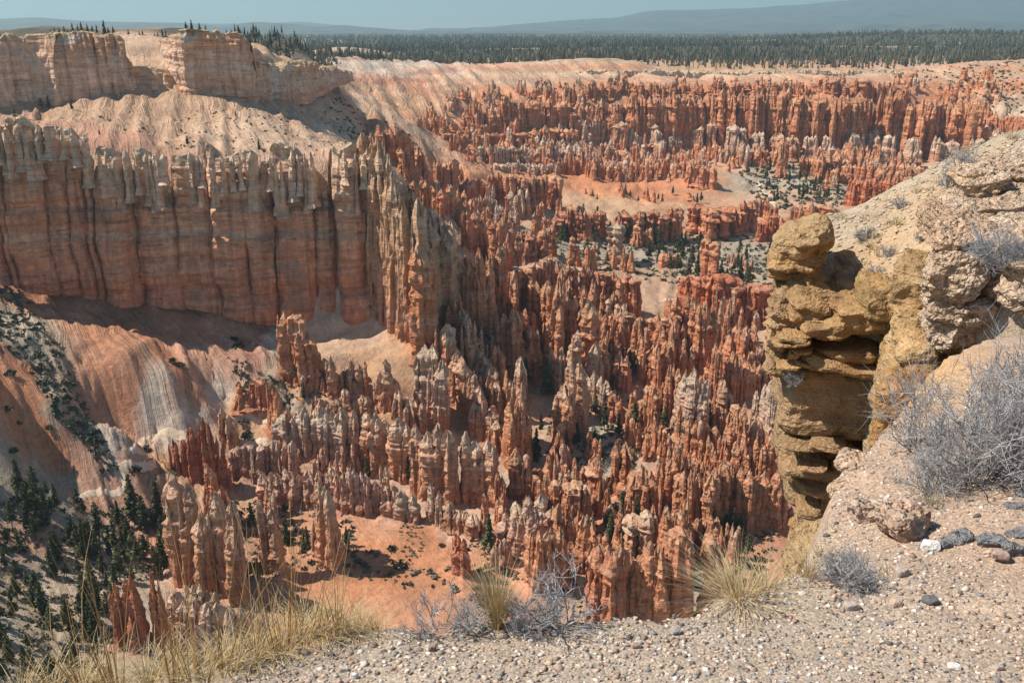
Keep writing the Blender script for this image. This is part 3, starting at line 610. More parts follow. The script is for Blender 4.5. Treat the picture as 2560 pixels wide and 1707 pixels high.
# around the mounds
rw('small orange cones above the left orange mound', 'orange', 18, [(1690,410,452),(1720,400,458),(1745,412,462)], far=True, jit=.1, tr=.4)
rw('orange fluted towers on the far mound left of the pine valley', 'orange', 22, [(1722,416,464),(1752,414,470),(1780,420,476)], far=True, jit=.08, tr=.5)
rw('crowd of small orange spikes under the far wall, middle', 'orange', 14, [(1700,374,412),(1770,366,410),(1840,360,408),(1880,376,414)], far=True, jit=.2, tr=.45, style=('spike','round'))
rw('crowd of small orange spikes under the far wall, right of the middle', 'orange', 15, [(1880,372,414),(1930,378,420),(1960,366,424)], far=True, jit=.2, tr=.45)
rw('orange tower with a broad foot at the head of the pine valley', 'orange', 24, [(1952,352,442)], far=True, jit=.1, name='hoodoo', cat='hoodoo')
rw('fan of cream columns below the right part of the far wall', 'white', 13, [(2062,324,378),(2110,320,384),(2150,328,390)], far=True, jit=.08, tr=.7)
rw('cream and orange columns right of the cream fan', 'white', 14, [(2150,332,388),(2200,326,392),(2250,324,390),(2290,330,392)], far=True, jit=.1, tr=.7)
rw('broad orange fluted towers right of the pine valley', 'orange', 20, [(2008,384,446),(2040,378,456),(2080,390,448),(2110,400,446)], far=True, jit=.08, tr=.65, depth=1.8)
rw('orange columns behind the broad fluted towers', 'orange', 16, [(2090,372,430),(2140,362,432),(2190,366,436)], far=True, jit=.12)
rw('crowd of orange columns at the right of the pine valley', 'orange', 16, [(2110,410,470),(2160,396,476),(2210,404,474),(2260,402,470)], far=True, jit=.12)
rw('dark red fluted butte just left of the grassy spur', 'red', 17, [(2120,452,530),(2160,446,536),(2200,444,536),(2240,448,524),(2264,440,500)], jit=.05, tr=.72, mat=M_FAR)
rw('orange columns above the dark red butte by the spur', 'orange', 18, [(2190,432,490),(2240,430,488),(2290,418,470)], jit=.1, mat=M_FAR)
rw('orange towers behind the upper spur at the right', 'orange', 20, [(2300,300,380),(2360,296,384),(2410,310,388),(2450,318,390)], far=True, jit=.1)
rw('low red columns at the far right above the spur', 'rust', 16, [(2440,296,346),(2500,294,350),(2560,292,350),(2620,296,352)], far=True, jit=.08, style='flat')
# dark fins across the middle
rw('thick dark orange fins below the orange mounds, left part', 'rust', 26, [(1390,540,600),(1420,520,600),(1460,528,604),(1500,520,600)], jit=.10, tr=.75, mat=M_FAR, style=('flat','round'), depth=1.9)
rw('dark orange fins below the orange mounds, middle part', 'rust', 27, [(1540,536,606),(1600,524,606),(1650,530,606),(1690,528,604)], jit=.08, tr=.8, mat=M_FAR, style=('flat','round'), depth=1.9)
rw('broad dark orange fin at the centre of the dark row', 'rust', 30, [(1736,512,586),(1770,524,598),(1800,516,590),(1840,508,586),(1876,516,584)], jit=.05, tr=.85, mat=M_FAR, style=('flat','round'), depth=1.9)
rw('orange columns at the right end of the dark row', 'orange', 18, [(1880,496,540),(1910,500,552),(1935,512,566)], jit=.1, mat=M_FAR)
rw('flat topped dark table rock left of the spur', 'rust', 24, [(1982,516,556),(2020,512,562),(2060,514,560),(2086,520,566)], jit=.03, tr=.9, style='flat', mat=M_FAR)
rw('low red fluted wall before the flat table rock', 'red', 17, [(1900,552,606),(1940,540,612),(1990,556,604),(2050,558,600)], jit=.08, tr=.7, mat=M_FAR, style=('flat','round'))
rw('banded cream and orange tower among the middle pines', 'white', 34, [(1538,556,652)], name='hoodoo', cat='hoodoo', style='flat', mat=M_FAR, tr=.85)
rw('pair of small orange towers right of the banded pine tower', 'orange', 18, [(1592,572,622),(1622,576,626)], mat=M_FAR)
rw('small square orange wall beside the trail in the pines', 'orange', 20, [(1655,630,668),(1690,634,670)], mat=M_FAR, style='flat', tr=.85)
rw('narrow orange tower with a pale cap above the middle trail', 'orange', 26, [(1760,606,694),(1778,616,700)], mat=M_MID, style='flat', tr=.85, jit=.05)
rw('row of small pale spikes right of the narrow capped tower', 'pink', 12, [(1818,634,672),(1850,630,678),(1876,640,680)], mat=M_FAR, style='spike', jit=.14)
rw('slim orange hoodoo between the dark fins and the pines', 'orange', 22, [(1316,586,648)], name='hoodoo', cat='hoodoo', mat=M_FAR)
rw('row of dark orange towers right of the pale prow, upper', 'rust', 30, [(1170,548,640),(1210,556,652),(1250,566,650),(1290,580,650),(1340,590,660),(1375,584,650)], jit=.08, tr=.7, mat=M_MID)
# end of the left cliff
rw('tall pale fluted columns at the right end of the left cliff', 'tan', 32, [(905,384,640),(930,378,690),(955,392,740),(975,420,800),(992,470,830)], jit=.03, tr=.75, depth=1.8, knob=.3)
rw('stepped cream buttress descending from the left cliff end', 'tan', 34, [(1005,510,840),(1040,530,868),(1062,570,885)], jit=.05, tr=.7, depth=1.8)
rw('tall orange prow column at the foot of the cream buttress', 'orange', 38, [(1046,640,890),(1072,650,900)], jit=.03, tr=.7, depth=1.7)
rw('shaded orange wall behind the tall prow column', 'tan', 40, [(1085,585,800),(1120,600,800),(1150,640,800)], jit=.05, tr=.8, depth=1.6)
rw('tan columns on the ridge above the tall prow', 'tan', 28, [(1000,480,600),(1040,500,610),(1090,560,640),(1130,572,650)], jit=.1, tr=.7)
rw('twin tall orange spires right of the shaded prow wall', 'orange', 40, [(1180,668,860),(1202,640,880),(1228,690,880)], jit=.05, tr=.42, depth=1.3)
rw('orange towers with flat shelf behind the twin spires', 'orange', 26, [(1228,650,780),(1262,642,800),(1284,690,800)], jit=.06, tr=.6)
rw('slender balanced orange spire above the central cluster', 'orange', 28, [(1284,706,860),(1272,750,850)], jit=.04, tr=.5)
rw('broad cluster of orange towers in the centre', 'orange', 36, [(1256,800,950),(1282,806,966),(1308,812,960),(1325,836,950)], jit=.07, tr=.55)
rw('cream topped tall orange tower at the picture centre', 'pale', 40, [(1290,920,1120),(1300,926,1150)], jit=.05, tr=.55)
rw('orange tower footing below the cream topped central tower', 'orange', 34, [(1280,1020,1170),(1305,1036,1180),(1322,1060,1150)], jit=.08, tr=.6)
rw('thin orange hoodoo left of the cream topped central tower', 'orange', 20, [(1266,940,1050)], name='hoodoo', cat='hoodoo')
rw('curved pale crested fin sweeping down right of the prow', 'pale', 36, [(1124,830,960),(1140,886,1010),(1162,914,1040),(1184,950,1066),(1204,986,1090),(1222,1030,1110),(1240,1066,1128)], jit=.05, tr=.62, depth=1.5)
rw('second crested fin behind the curved pale one', 'pale', 32, [(1150,790,900),(1170,806,930),(1190,870,966),(1212,896,990),(1228,930,1016),(1242,966,1050)], jit=.06, tr=.6)
rw('pale knobbed tower left of the curved crested fin', 'white', 36, [(1062,880,1050),(1080,874,1060),(1104,920,1096)], jit=.06, tr=.65)
rw('slim orange tower between the crested fins and the knobbed tower', 'orange', 34, [(1110,960,1100)], name='hoodoo', cat='hoodoo', tr=.6)
rw('reddish squat tower with split top on the white slope', 'orange', 28, [(728,800,960),(748,806,976),(768,816,986),(786,842,990)], jit=.03, tr=.78, depth=1.3, style=('flat','round'))
rw('thin orange spire right of the squat split tower', 'pale', 24, [(836,912,1024)], name='hoodoo', cat='hoodoo')
rw('pale small cluster at the right foot of the squat split tower', 'pale', 20, [(800,882,940),(812,900,944)], jit=.1)
rw('pair of tall thin orange spires on the pale fan', 'pale', 22, [(882,906,1006),(904,930,1014),(918,914,1016)], jit=.08)
rw('pale domed tower right of the thin spire pair', 'pale', 34, [(950,950,1040),(972,926,1046),(990,960,1040)], jit=.07, tr=.65)
rw('low banded rocks between the spires and the white knob row', 'pale', 26, [(868,990,1050),(900,1000,1056),(940,1010,1054)], jit=.1)
rw('small rust tower with a needle on its top above the trail', 'orange', 26, [(604,966,1026),(618,990,1026)], jit=.04, tr=.6, style='spike')
rw('shaded little tower beside the needle tower', 'rust', 24, [(640,962,1012),(660,956,1016)], jit=.06, style='flat')
rw('tall orange fin tapering left of the white knob row', 'orange', 32, [(690,972,1090),(712,1000,1120),(728,1030,1130)], jit=.05, tr=.55)
rw('small brown double tower beside the upper trail bend', 'tan', 24, [(560,1030,1108),(584,1042,1114)], jit=.06, tr=.6)
# cliffs of the right middle
rw('flat topped fluted wall with a pale rim, right of centre', 'rust', 24, [(1290,676,770),(1340,672,790),(1372,668,790)], jit=.04, tr=.8, style='flat')
rw('long dark fluted wall with a cream rim descending to the right', 'rust', 22, [(1374,666,770),(1430,676,776),(1480,688,784),(1530,698,790),(1590,706,800)], jit=.03, tr=.82, style=('flat','flat','round'))
rw('knobbed orange spires before the cream rimmed wall, left', 'orange', 28, [(1326,710,830),(1352,730,846),(1390,712,940),(1418,734,850)], jit=.06, tr=.5)
rw('knobbed orange spires before the cream rimmed wall, right', 'orange', 26, [(1460,730,850),(1492,740,840),(1516,750,840),(1546,724,830)], jit=.08, tr=.5)
rw('thick orange tower with a shelf right of centre', 'orange', 46, [(1452,800,930),(1470,780,950)], jit=.04, tr=.55)
rw('tall orange buttress below the shelf tower', 'pale', 46, [(1440,850,1000),(1466,846,1010),(1484,880,1000)], jit=.06, tr=.6)
rw('dark wall with a cream rim stretching right of the shelf tower', 'rust', 25, [(1524,796,890),(1570,800,896),(1620,806,910),(1660,812,920)], jit=.04, tr=.8, style=('flat','flat','round'))
rw('squared dark red wall left of the spur at mid height', 'red', 27, [(1704,706,790),(1740,704,800),(1780,706,812),(1816,700,812),(1850,720,816),(1890,730,820),(1930,726,822)], jit=.04, tr=.82, style=('flat','round'))
rw('orange cluster of spires below the squared dark wall, left', 'orange', 28, [(1690,770,900),(1716,764,920),(1744,780,940),(1770,800,930)], jit=.06, tr=.6)
rw('thin orange spire before the squared dark wall', 'pale', 22, [(1888,790,824)], name='hoodoo', cat='hoodoo')
rw('fluted red fin below the squared dark wall, right', 'rust', 28, [(1818,846,950),(1850,840,964),(1884,850,968),(1920,866,960)], jit=.06, tr=.7)
rw('dark columns between the shelf tower and the right spires', 'rust', 26, [(1640,840,930),(1668,820,940),(1692,850,940)], jit=.08, tr=.65)
rw('thin orange hoodoo standing alone right of the shelf tower', 'pale', 24, [(1592,840,912)], name='hoodoo', cat='hoodoo')
rw('pale topped tall tower left of the spur cliff', 'white', 36, [(1700,960,1090),(1722,936,1110),(1752,966,1110)], jit=.05, tr=.6)
rw('pale spire row hugging the spur cliff', 'white', 26, [(1880,1000,1110),(1904,970,1130),(1926,960,1150),(1944,990,1150)], jit=.07, tr=.55)
rw('slim orange pillar between the pale towers at the right', 'pale', 24, [(1800,970,1060),(1816,980,1066)], jit=.06)
# centre bottom
rw('left part of the long white knobbed fin', 'white', 34, [(700,1052,1132),(740,1040,1140),(780,1034,1152),(822,1044,1156),(860,1036,1160)], jit=.06, tr=.75, knob=.8, depth=1.4)
rw('middle part of the long white knobbed fin', 'pale', 36, [(890,1040,1170),(930,1060,1180),(975,1062,1196),(1010,1074,1210),(1046,1080,1230)], jit=.06, tr=.72, knob=.8, depth=1.4)
rw('right part of the long knobbed fin with fat orange columns', 'pale', 42, [(1068,1090,1252),(1106,1098,1258),(1146,1106,1262),(1186,1110,1258),(1222,1112,1262)], jit=.04, tr=.78, knob=.7, depth=1.3)
rw('fat conical orange tower closing the knobbed fin', 'orange', 46, [(1288,1140,1250)], name='hoodoo', cat='hoodoo', tr=.4)
rw('short orange columns before the knobbed fin', 'orange', 22, [(1080,1168,1250),(1132,1120,1262)], jit=.05)
rw('tall pale fin leaning behind the grey wooded hollow', 'pale', 44, [(1404,960,1110),(1424,930,1120),(1446,936,1090)], jit=.05, tr=.7, depth=1.5)
rw('orange tower with a knob before the leaning pale fin', 'orange', 30, [(1414,994,1130)], name='hoodoo', cat='hoodoo', tr=.55)
rw('pale crumbling ridge right of the leaning pale fin', 'white', 26, [(1466,950,1020),(1490,940,1030),(1512,956,1040),(1530,980,1050)], jit=.12, tr=.5)
rw('pair of orange blocks at the end of the pale crumbling ridge', 'orange', 24, [(1530,990,1048),(1548,1000,1050)], jit=.06)
rw('jagged orange fin descending left of the grey hollow', 'orange', 30, [(1402,1066,1150),(1388,1110,1180),(1372,1140,1200),(1368,1160,1220)], jit=.08, tr=.5)
rw('orange cones in front of the jagged fin', 'orange', 26, [(1396,1150,1230),(1416,1172,1240)], jit=.06, tr=.35)
rw('ruddy castle of orange spires in the right hollow', 'orange', 24, [(1568,1030,1112),(1580,1060,1130),(1596,1070,1130)], jit=.06, tr=.5)
rw('banded orange tower above the right hollow', 'orange', 28, [(1616,972,1046),(1632,980,1050)], jit=.05)
rw('thin dark spire right of the banded hollow tower', 'rust', 16, [(1654,966,1020)], name='hoodoo', cat='hoodoo')
rw('orange fin with spikes climbing right of the hollow', 'orange', 26, [(1650,1116,1190),(1672,1110,1200),(1690,1120,1220)], jit=.07, tr=.45)
rw('conical orange tower in the hollow with scrub round it', 'orange', 28, [(1470,1090,1152),(1482,1100,1156)], jit=.05, tr=.4)
rw('tall ragged orange tower right of the grey hollow', 'orange', 34, [(1474,1164,1280),(1490,1158,1290)], jit=.04, tr=.6)
rw('broad orange cone tower in the lower right centre', 'orange', 42, [(1534,1150,1230),(1556,1126,1240)], jit=.05, tr=.35)
rw('orange castle with square shoulders, lower right centre', 'orange', 38, [(1578,1200,1310),(1604,1182,1320),(1626,1210,1300)], jit=.05, tr=.6)
rw('small orange towers at the foot of the square castle', 'orange', 20, [(1562,1250,1316),(1584,1262,1330),(1612,1280,1340)], jit=.1)
rw('flat shelf of orange rocks in the lower centre', 'orange', 22, [(1320,1196,1262),(1344,1200,1268),(1372,1212,1276)], jit=.08, style=('flat','round'))
rw('banded orange wall with a table top, lower centre', 'orange', 30, [(1392,1222,1330),(1428,1222,1340),(1462,1226,1340)], jit=.04, tr=.8, style='flat')
rw('pale rounded domes massed in the lower centre, upper', 'white', 36, [(1290,1276,1360),(1318,1248,1370),(1346,1252,1376)], jit=.06, tr=.75, knob=.9, depth=1.2)
rw('pale rounded domes massed in the lower centre, lower', 'pink', 32, [(1262,1300,1370),(1300,1310,1392),(1340,1280,1400),(1376,1290,1400)], jit=.07, tr=.75, knob=.9, depth=1.2)
rw('orange columns under the pale domes, right side', 'orange', 32, [(1400,1280,1420),(1432,1316,1424),(1456,1314,1430),(1474,1320,1440)], jit=.05, tr=.75, knob=.6)
rw('orange stacked towers below the pale domes', 'orange', 36, [(1326,1350,1470),(1360,1340,1480),(1398,1330,1470)], jit=.06, tr=.65)
rw('slender orange hoodoo right of the orange mound', 'orange', 22, [(1214,1238,1352)], name='hoodoo', cat='hoodoo')
rw('orange stubs between the mound and the pale domes', 'orange', 24, [(1248,1252,1320),(1262,1290,1350)], jit=.1)
rw('small red broken tower on the right flank of the orange mound', 'red', 24, [(1142,1352,1440),(1164,1360,1450)], jit=.05, tr=.7)
rw('pale crowned butte on the crest of the orange mound', 'white', 42, [(1006,1234,1306),(1036,1246,1308)], jit=.04, tr=.85, knob=.7, depth=1.1)
rw('pale cones right of the pale crowned butte', 'white', 30, [(1076,1218,1310),(1098,1236,1322)], jit=.03, tr=.4)
rw('orange stumps trailing right of the pale cones', 'pale', 28, [(1126,1270,1330),(1152,1278,1336),(1180,1296,1348)], jit=.08, tr=.7)
rw('chess piece tower with a thin knob on the pink wall', 'pale', 40, [(968,1164,1290)], name='hoodoo', cat='hoodoo', tr=.3)
rw('pink fluted wall carrying the chess piece tower, right part', 'pink', 28, [(880,1196,1290),(910,1200,1294),(950,1214,1298),(990,1226,1300)], jit=.05, tr=.75, knob=.7)
rw('pink fluted wall running left of the chess piece tower', 'pink', 26, [(664,1190,1268),(700,1196,1272),(740,1192,1276),(790,1196,1280),(840,1192,1284),(872,1198,1288)], jit=.06, tr=.72, knob=.6)
rw('low pink wall behind the pink fluted one, by the trail', 'pink', 22, [(590,1124,1196),(640,1120,1204),(690,1114,1206),(736,1116,1204)], jit=.06, tr=.7, style=('flat','round'))
# red castle and pale towers, lower left
rw('red jagged castle beside the trail', 'red', 26, [(446,1110,1186),(468,1104,1194),(492,1090,1206),(512,1084,1214),(534,1064,1226),(552,1088,1230),(566,1110,1226)], jit=.07, tr=.35, style=('spike','round'), depth=1.3)
rw('orange spine running down from the red castle', 'orange', 30, [(530,1180,1290),(548,1200,1310),(562,1230,1330)], jit=.05, tr=.6)
rw('tall pale crumbling tower, leftmost of the four by the pines', 'pale', 44, [(452,1262,1450),(478,1204,1470),(504,1262,1480),(520,1300,1490)], jit=.04, tr=.62, knob=.8, depth=1.2)
rw('tall pale crumbling tower, second of the four by the pines', 'pale', 42, [(556,1248,1440),(576,1290,1500),(598,1300,1516)], jit=.04, tr=.62, knob=.8, depth=1.2)
rw('tall pale crumbling tower, third of the four by the pines', 'pale', 38, [(672,1270,1440),(700,1300,1446)], jit=.04, tr=.62, knob=.8, depth=1.2)
rw('tall pale crumbling tower, rightmost of the four by the pines', 'pale', 38, [(808,1230,1400),(832,1236,1440),(852,1310,1430)], jit=.04, tr=.6, knob=.8, depth=1.2)
rw('pale shoulder linking the pink wall and the third tower', 'pink', 26, [(676,1206,1300),(690,1240,1340)], jit=.08)
rw('dark red castle with three spikes at the bottom left', 'red', 44, [(312,1480,1620),(340,1466,1630),(372,1450,1640),(398,1436,1640),(424,1490,1640)], jit=.03, tr=.45, style='spike', depth=1.2)
rw('pink ridge right of the dark red castle', 'pink', 40, [(450,1500,1620),(500,1520,1640),(560,1524,1650),(620,1530,1650),(668,1540,1640)], jit=.05, tr=.75, knob=.8, depth=1.3)
rw('cream knobs on the back of the pink ridge', 'white', 26, [(474,1470,1540),(510,1478,1544),(544,1490,1544)], jit=.06, tr=.8, knob=.9)
# bottom centre right
rw('dark red wall above the gravel edge, left part', 'rust', 36, [(1484,1380,1560),(1516,1390,1570),(1548,1396,1570)], jit=.04, tr=.75)
rw('big orange tower with a white cap above the gravel edge', 'pale', 32, [(1576,1304,1450),(1604,1298,1460)], jit=.03, tr=.75, style='flat', knob=.6)
rw('orange columns below the white capped tower', 'orange', 36, [(1580,1420,1560),(1616,1390,1570),(1650,1400,1580),(1680,1440,1580)], jit=.05, tr=.7)
rw('dark red wall above the gravel edge, right part', 'rust', 38, [(1668,1360,1570),(1700,1350,1580),(1740,1380,1580),(1776,1372,1580)], jit=.05, tr=.75, style=('flat','round'))
rw('ragged orange fins left of the spur foot, upper row', 'orange', 28, [(1668,1150,1290),(1700,1140,1290),(1736,1170,1300),(1772,1190,1310)], jit=.07, tr=.6)
rw('ragged orange fins left of the spur foot, middle row', 'orange', 30, [(1684,1210,1330),(1720,1196,1340),(1764,1210,1350),(1800,1160,1330)], jit=.07, tr=.6)
rw('orange fins crowding the spur foot', 'orange', 30, [(1800,1170,1310),(1836,1184,1330),(1876,1200,1330),(1916,1180,1330),(1946,1210,1330)], jit=.07, tr=.6)
rw('orange spires rising beside the spur cliff base', 'orange', 26, [(1830,1120,1220),(1870,1130,1230),(1910,1100,1230),(1950,1120,1240)], jit=.09, tr=.5)
rw('small pointed orange tower before the dark red wall', 'orange', 40, [(1716,1346,1420)], name='hoodoo', cat='hoodoo', tr=.3, style='spike')
rw('rounded shaded butte behind the crested fins', 'rust', 34, [(1122,776,850),(1150,786,856)], jit=.05, tr=.75)
rw('orange column cluster between the twin spires and the rimmed wall', 'orange', 24, [(1326,776,850),(1346,784,856),(1366,796,860)], jit=.08, tr=.5)
rw('tall smooth orange column right of the central towers', 'orange', 34, [(1374,800,950),(1394,790,960)], jit=.04, tr=.6)
rw('stout orange tower between the tall smooth column and the shelf tower', 'orange', 34, [(1412,736,920),(1426,770,930)], jit=.05, tr=.5)
rw('orange spires in front of the stout tower, right of centre', 'pale', 26, [(1380,880,990),(1406,900,1000),(1424,890,990)], jit=.1, tr=.45)
rw('deep orange fin leaning over the shaded cleft', 'orange', 32, [(1490,830,960),(1504,860,980)], jit=.05, tr=.55)
rw('shaded fin row at the back of the cleft right of centre', 'rust', 26, [(1510,806,900),(1546,800,910),(1580,820,916)], jit=.06, tr=.65)
rw('row of orange spires at the right of the cleft', 'orange', 26, [(1600,870,960),(1640,880,970),(1674,860,970)], jit=.09, tr=.5)
rw('orange column fence below the cream rimmed wall', 'orange', 24, [(1646,812,920),(1676,816,930),(1702,824,926)], jit=.08, tr=.6)
rw('tall ragged orange pair left of the pale towers by the spur', 'orange', 30, [(1664,930,1060),(1686,940,1070)], jit=.05, tr=.5)
rw('slender orange row behind the pale towers by the spur', 'orange', 24, [(1760,900,1010),(1790,890,1020),(1826,900,1010),(1860,910,1010)], jit=.08, tr=.5)
rw('orange spires over the right hollow', 'orange', 24, [(1716,1060,1150),(1750,1070,1160),(1780,1080,1160)], jit=.09, tr=.45)
rw('tall orange fence of spires left of the spur cliff', 'orange', 26, [(1816,1060,1180),(1850,1050,1190),(1886,1070,1190)], jit=.08, tr=.5)
rw('orange spires between the knobbed fin and the domes', 'orange', 24, [(1230,1190,1270),(1256,1200,1290)], jit=.07, tr=.5)
rw('banded orange fin behind the right part of the knobbed fin', 'pale', 30, [(1186,1010,1110),(1216,1030,1120),(1244,1060,1140)], jit=.07, tr=.55)
rw('pale fin above the middle of the knobbed fin', 'pale', 28, [(1000,1000,1080),(1032,1006,1090),(1060,1020,1096)], jit=.08, tr=.6)
rw('orange stubs behind the left of the knobbed fin', 'pale', 24, [(790,1000,1050),(820,1010,1060),(850,1006,1060)], jit=.12, tr=.5)
rw('tall dark columns filling behind the twin spires', 'rust', 30, [(1150,660,800),(1176,690,810),(1210,700,810)], jit=.06, tr=.7)
rw('orange spires standing right of the crested fins', 'orange', 24, [(1240,880,1000),(1256,900,1010)], jit=.07, tr=.45)
rw('small spires on the orange slope right of the grey hollow', 'orange', 20, [(1600,1010,1070),(1640,1040,1090)], jit=.1, tr=.4)
rw('row of orange towers below the shaded cleft', 'orange', 28, [(1490,880,960),(1530,900,980),(1560,910,986)], jit=.1, tr=.5)
# left edge
rw('small tan butte standing before the left cliff', 'tan', 30, [(30,572,652),(52,540,656),(74,566,656)], jit=.04, tr=.8, style=('flat','round'), depth=1.3)
rw('thin tan hoodoo with a flat cap at the left cliff foot', 'tan', 20, [(244,604,680),(262,606,676)], jit=.04, tr=.9, style='flat', depth=1.0)


# ------------------------------------------------------------------ crowds of small hoodoos between the named ones
def crowd(label, poly, n, hpx, wpx, pals, mat=M_MID, seed=1, style=('round','spike','flat','round'), tr=.5):
    poly = np.array(poly, float); r = np.random.default_rng(seed); mb = MB(); k = 0
    x0, y0 = poly.min(0); x1, y1 = poly.max(0)
    while k < n:
        q = np.array([r.uniform(x0, x1), r.uniform(y0, y1)])
        a = poly; b = np.roll(poly, -1, 0); c = ((a[:, 1] > q[1]) != (b[:, 1] > q[1])) & (q[0] < (b[:, 0] - a[:, 0]) * (q[1] - a[:, 1]) / (b[:, 1] - a[:, 1] + 1e-9) + a[:, 0])
        if c.sum() % 2 == 0: continue
        pal = pals[r.integers(len(pals))]; h0 = r.uniform(*hpx); m0 = r.integers(2, 6); dirx = r.uniform(-1, 1)
        for i in range(m0):          # each little cluster is a short broken fin
            px = q[0] + dirx * i * wpx[1] * .8 + r.uniform(-4, 4); py = q[1] + i * r.uniform(0, 7)
            g = hit(px, py); Y = g[1]; m = mpp(px, py, Y); h = h0 * r.uniform(.6, 1.15) * m; ra = r.uniform(*wpx) * m * .5
            zt = g[2] + h; _seed[0] += 1
            rings = int(np.clip(h / m / 2.5 * .44, 7, 24)); sides = int(np.clip(ra * 2 / m / 2.5 * 1.0 + 5, 7, 11))
            V, Q, T, C = column('', g[0], Y, g[2] - .1 * h - 1, zt, ra, ra * 1.5, r.uniform(-.5, .5), pal, mat, _seed[0], style[r.integers(len(style))], sides, rings, tr=tr * r.uniform(.7, 1.3), lay=3.0 if mat is M_MID else 5., knob=.4)
            mb.add(V, Q, T, C); STAT['tris'] += 2 * sides * rings; k += 1
            APRON.append((g[0], Y, min(.2 * h, 3), ra * 1.8 + min(.25 * h, 5), np.array(PAL[pal][0]) * 1.04))
    o = tag(obj('hoodoo_crowd', mb.mesh('hoodoo_crowd', False), mat), label, None, None, 'stuff')
crowd('small orange hoodoos crowding the far amphitheatre, left part', [(1120,350),(1420,340),(1470,400),(1480,450),(1380,430),(1230,420),(1150,420)], 130, (22,48), (10,17), ('orange','white','rust','orange'), M_FAR, 11)
crowd('small orange hoodoos crowding the foot of the far wall', [(1440,350),(1700,372),(1960,385),(1960,420),(1850,420),(1700,450),(1500,450),(1440,420)], 190, (22,50), (9,17), ('orange','pale','orange','white'), M_FAR, 12)
crowd('small orange hoodoos right of the pine valley', [(1990,380),(2300,390),(2300,470),(2200,490),(2110,490),(2060,450),(2000,450)], 120, (24,52), (10,18), ('orange','orange','white'), M_FAR, 13)
crowd('small orange hoodoos fringing the slope under the far rim', [(1280,236),(1500,216),(2250,216),(2300,246),(1500,250),(1300,262)], 200, (14,30), (9,15), ('orange','orange','tan'), M_FAR, 14, tr=.4)
crowd('small orange hoodoos at the foot of the far bowl', [(1130,262),(1300,240),(1460,222),(1460,330),(1250,335),(1140,330)], 130, (18,42), (9,16), ('orange','tan','orange'), M_FAR, 21, tr=.5)
crowd('small orange hoodoos at the far right below the rim', [(2280,230),(2420,240),(2480,330),(2560,350),(2300,390)], 90, (20,48), (10,17), ('orange','rust','white'), M_FAR, 22)
crowd('dark hoodoos between the pale prow and the middle pines', [(1020,470),(1240,500),(1400,560),(1380,640),(1180,620),(1080,560)], 70, (34,70), (14,24), ('rust','orange','white'), M_FAR, 15)
crowd('orange hoodoos between the central towers and the cream rimmed wall', [(1180,820),(1420,800),(1660,900),(1640,960),(1540,930),(1400,960),(1240,940)], 75, (60,120), (16,30), ('orange','pale','rust'), M_MID, 16)
crowd('orange hoodoos left of the spur in the middle', [(1660,900),(1930,900),(1940,1120),(1800,1120),(1680,1000)], 80, (50,110), (16,28), ('orange','pale','orange'), M_MID, 17)
crowd('orange hoodoos filling the lower right of the canyon', [(1540,1180),(1940,1130),(1950,1330),(1700,1420),(1560,1400),(1500,1300)], 150, (50,110), (16,30), ('orange','orange','pale'), M_MID, 18)
crowd('orange hoodoos filling the lower centre of the canyon', [(1240,1220),(1420,1180),(1540,1300),(1480,1460),(1300,1460),(1230,1360)], 80, (40,90), (18,30), ('orange','orange','pink'), M_MID, 19)
crowd('pale hoodoos between the trail and the white knobbed fin', [(840,960),(1060,1000),(1080,1060),(900,1040),(760,1020)], 26, (26,60), (14,24), ('pale','orange'), M_MID, 20)


crowd('thin orange spires crowding the centre right of the tall prow', [(1080,880),(1180,830),(1320,900),(1330,1090),(1240,1120),(1100,1050)], 60, (70,140), (13,24), ('orange','pale','orange'), M_MID, 31, tr=.4)
crowd('thin orange spires crowding right of the central tower', [(1330,820),(1480,800),(1560,880),(1700,900),(1690,980),(1540,960),(1420,1010),(1340,960)], 75, (70,150), (13,24), ('orange','rust','pale'), M_MID, 32, tr=.4)
crowd('thin orange spires crowding the right hollow', [(1560,1060),(1700,1020),(1930,1000),(1940,1200),(1700,1180),(1600,1160)], 75, (60,130), (13,24), ('orange','pale','orange'), M_MID, 33, tr=.4)
crowd('thin spires crowding the foot of the lower right fins', [(1260,1240),(1500,1200),(1940,1180),(1940,1340),(1780,1460),(1480,1500),(1300,1440)], 130, (60,130), (13,25), ('orange','orange','pale'), M_MID, 34, tr=.4)
crowd('thin spires filling between the knobbed fin and the pink wall', [(700,1120),(1000,1180),(1260,1240),(1260,1280),(1000,1230),(700,1180)], 45, (40,80), (12,22), ('pale','orange','pink'), M_MID, 35, tr=.45)
crowd('dark thin columns behind the cream rimmed wall', [(1150,600),(1380,640),(1600,690),(1600,760),(1300,800),(1160,760)], 60, (60,120), (14,24), ('rust','orange'), M_MID, 36, tr=.5)
crowd('fluted columns before the squared dark wall', [(1660,780),(1940,800),(1940,900),(1680,880)], 50, (60,110), (14,24), ('orange','rust','pale'), M_MID, 37, tr=.5)

crowd('tiny orange hoodoos climbing the far bowl', [(1010,330),(1150,245),(1300,226),(1450,212),(1450,236),(1200,285),(1070,345)], 90, (14,34), (8,14), ('orange','tan','pale'), M_FAR, 41, tr=.45)
crowd('tiny orange hoodoos on the right flank of the far rim', [(2200,200),(2400,190),(2560,200),(2560,270),(2400,250),(2250,240)], 60, (12,30), (8,14), ('orange','tan'), M_FAR, 42, tr=.45)

crowd('orange hoodoos on the canyon floor behind the spur, upper', [(1960,600),(2450,560),(2600,760),(2200,1000),(1960,960)], 70, (50,120), (20,34), ('orange','rust','pale'), M_MID, 51)
crowd('orange hoodoos on the canyon floor behind the spur, lower', [(1960,980),(2250,980),(2500,1300),(2200,1560),(1960,1500)], 70, (60,140), (22,36), ('orange','orange','pale'), M_MID, 52)

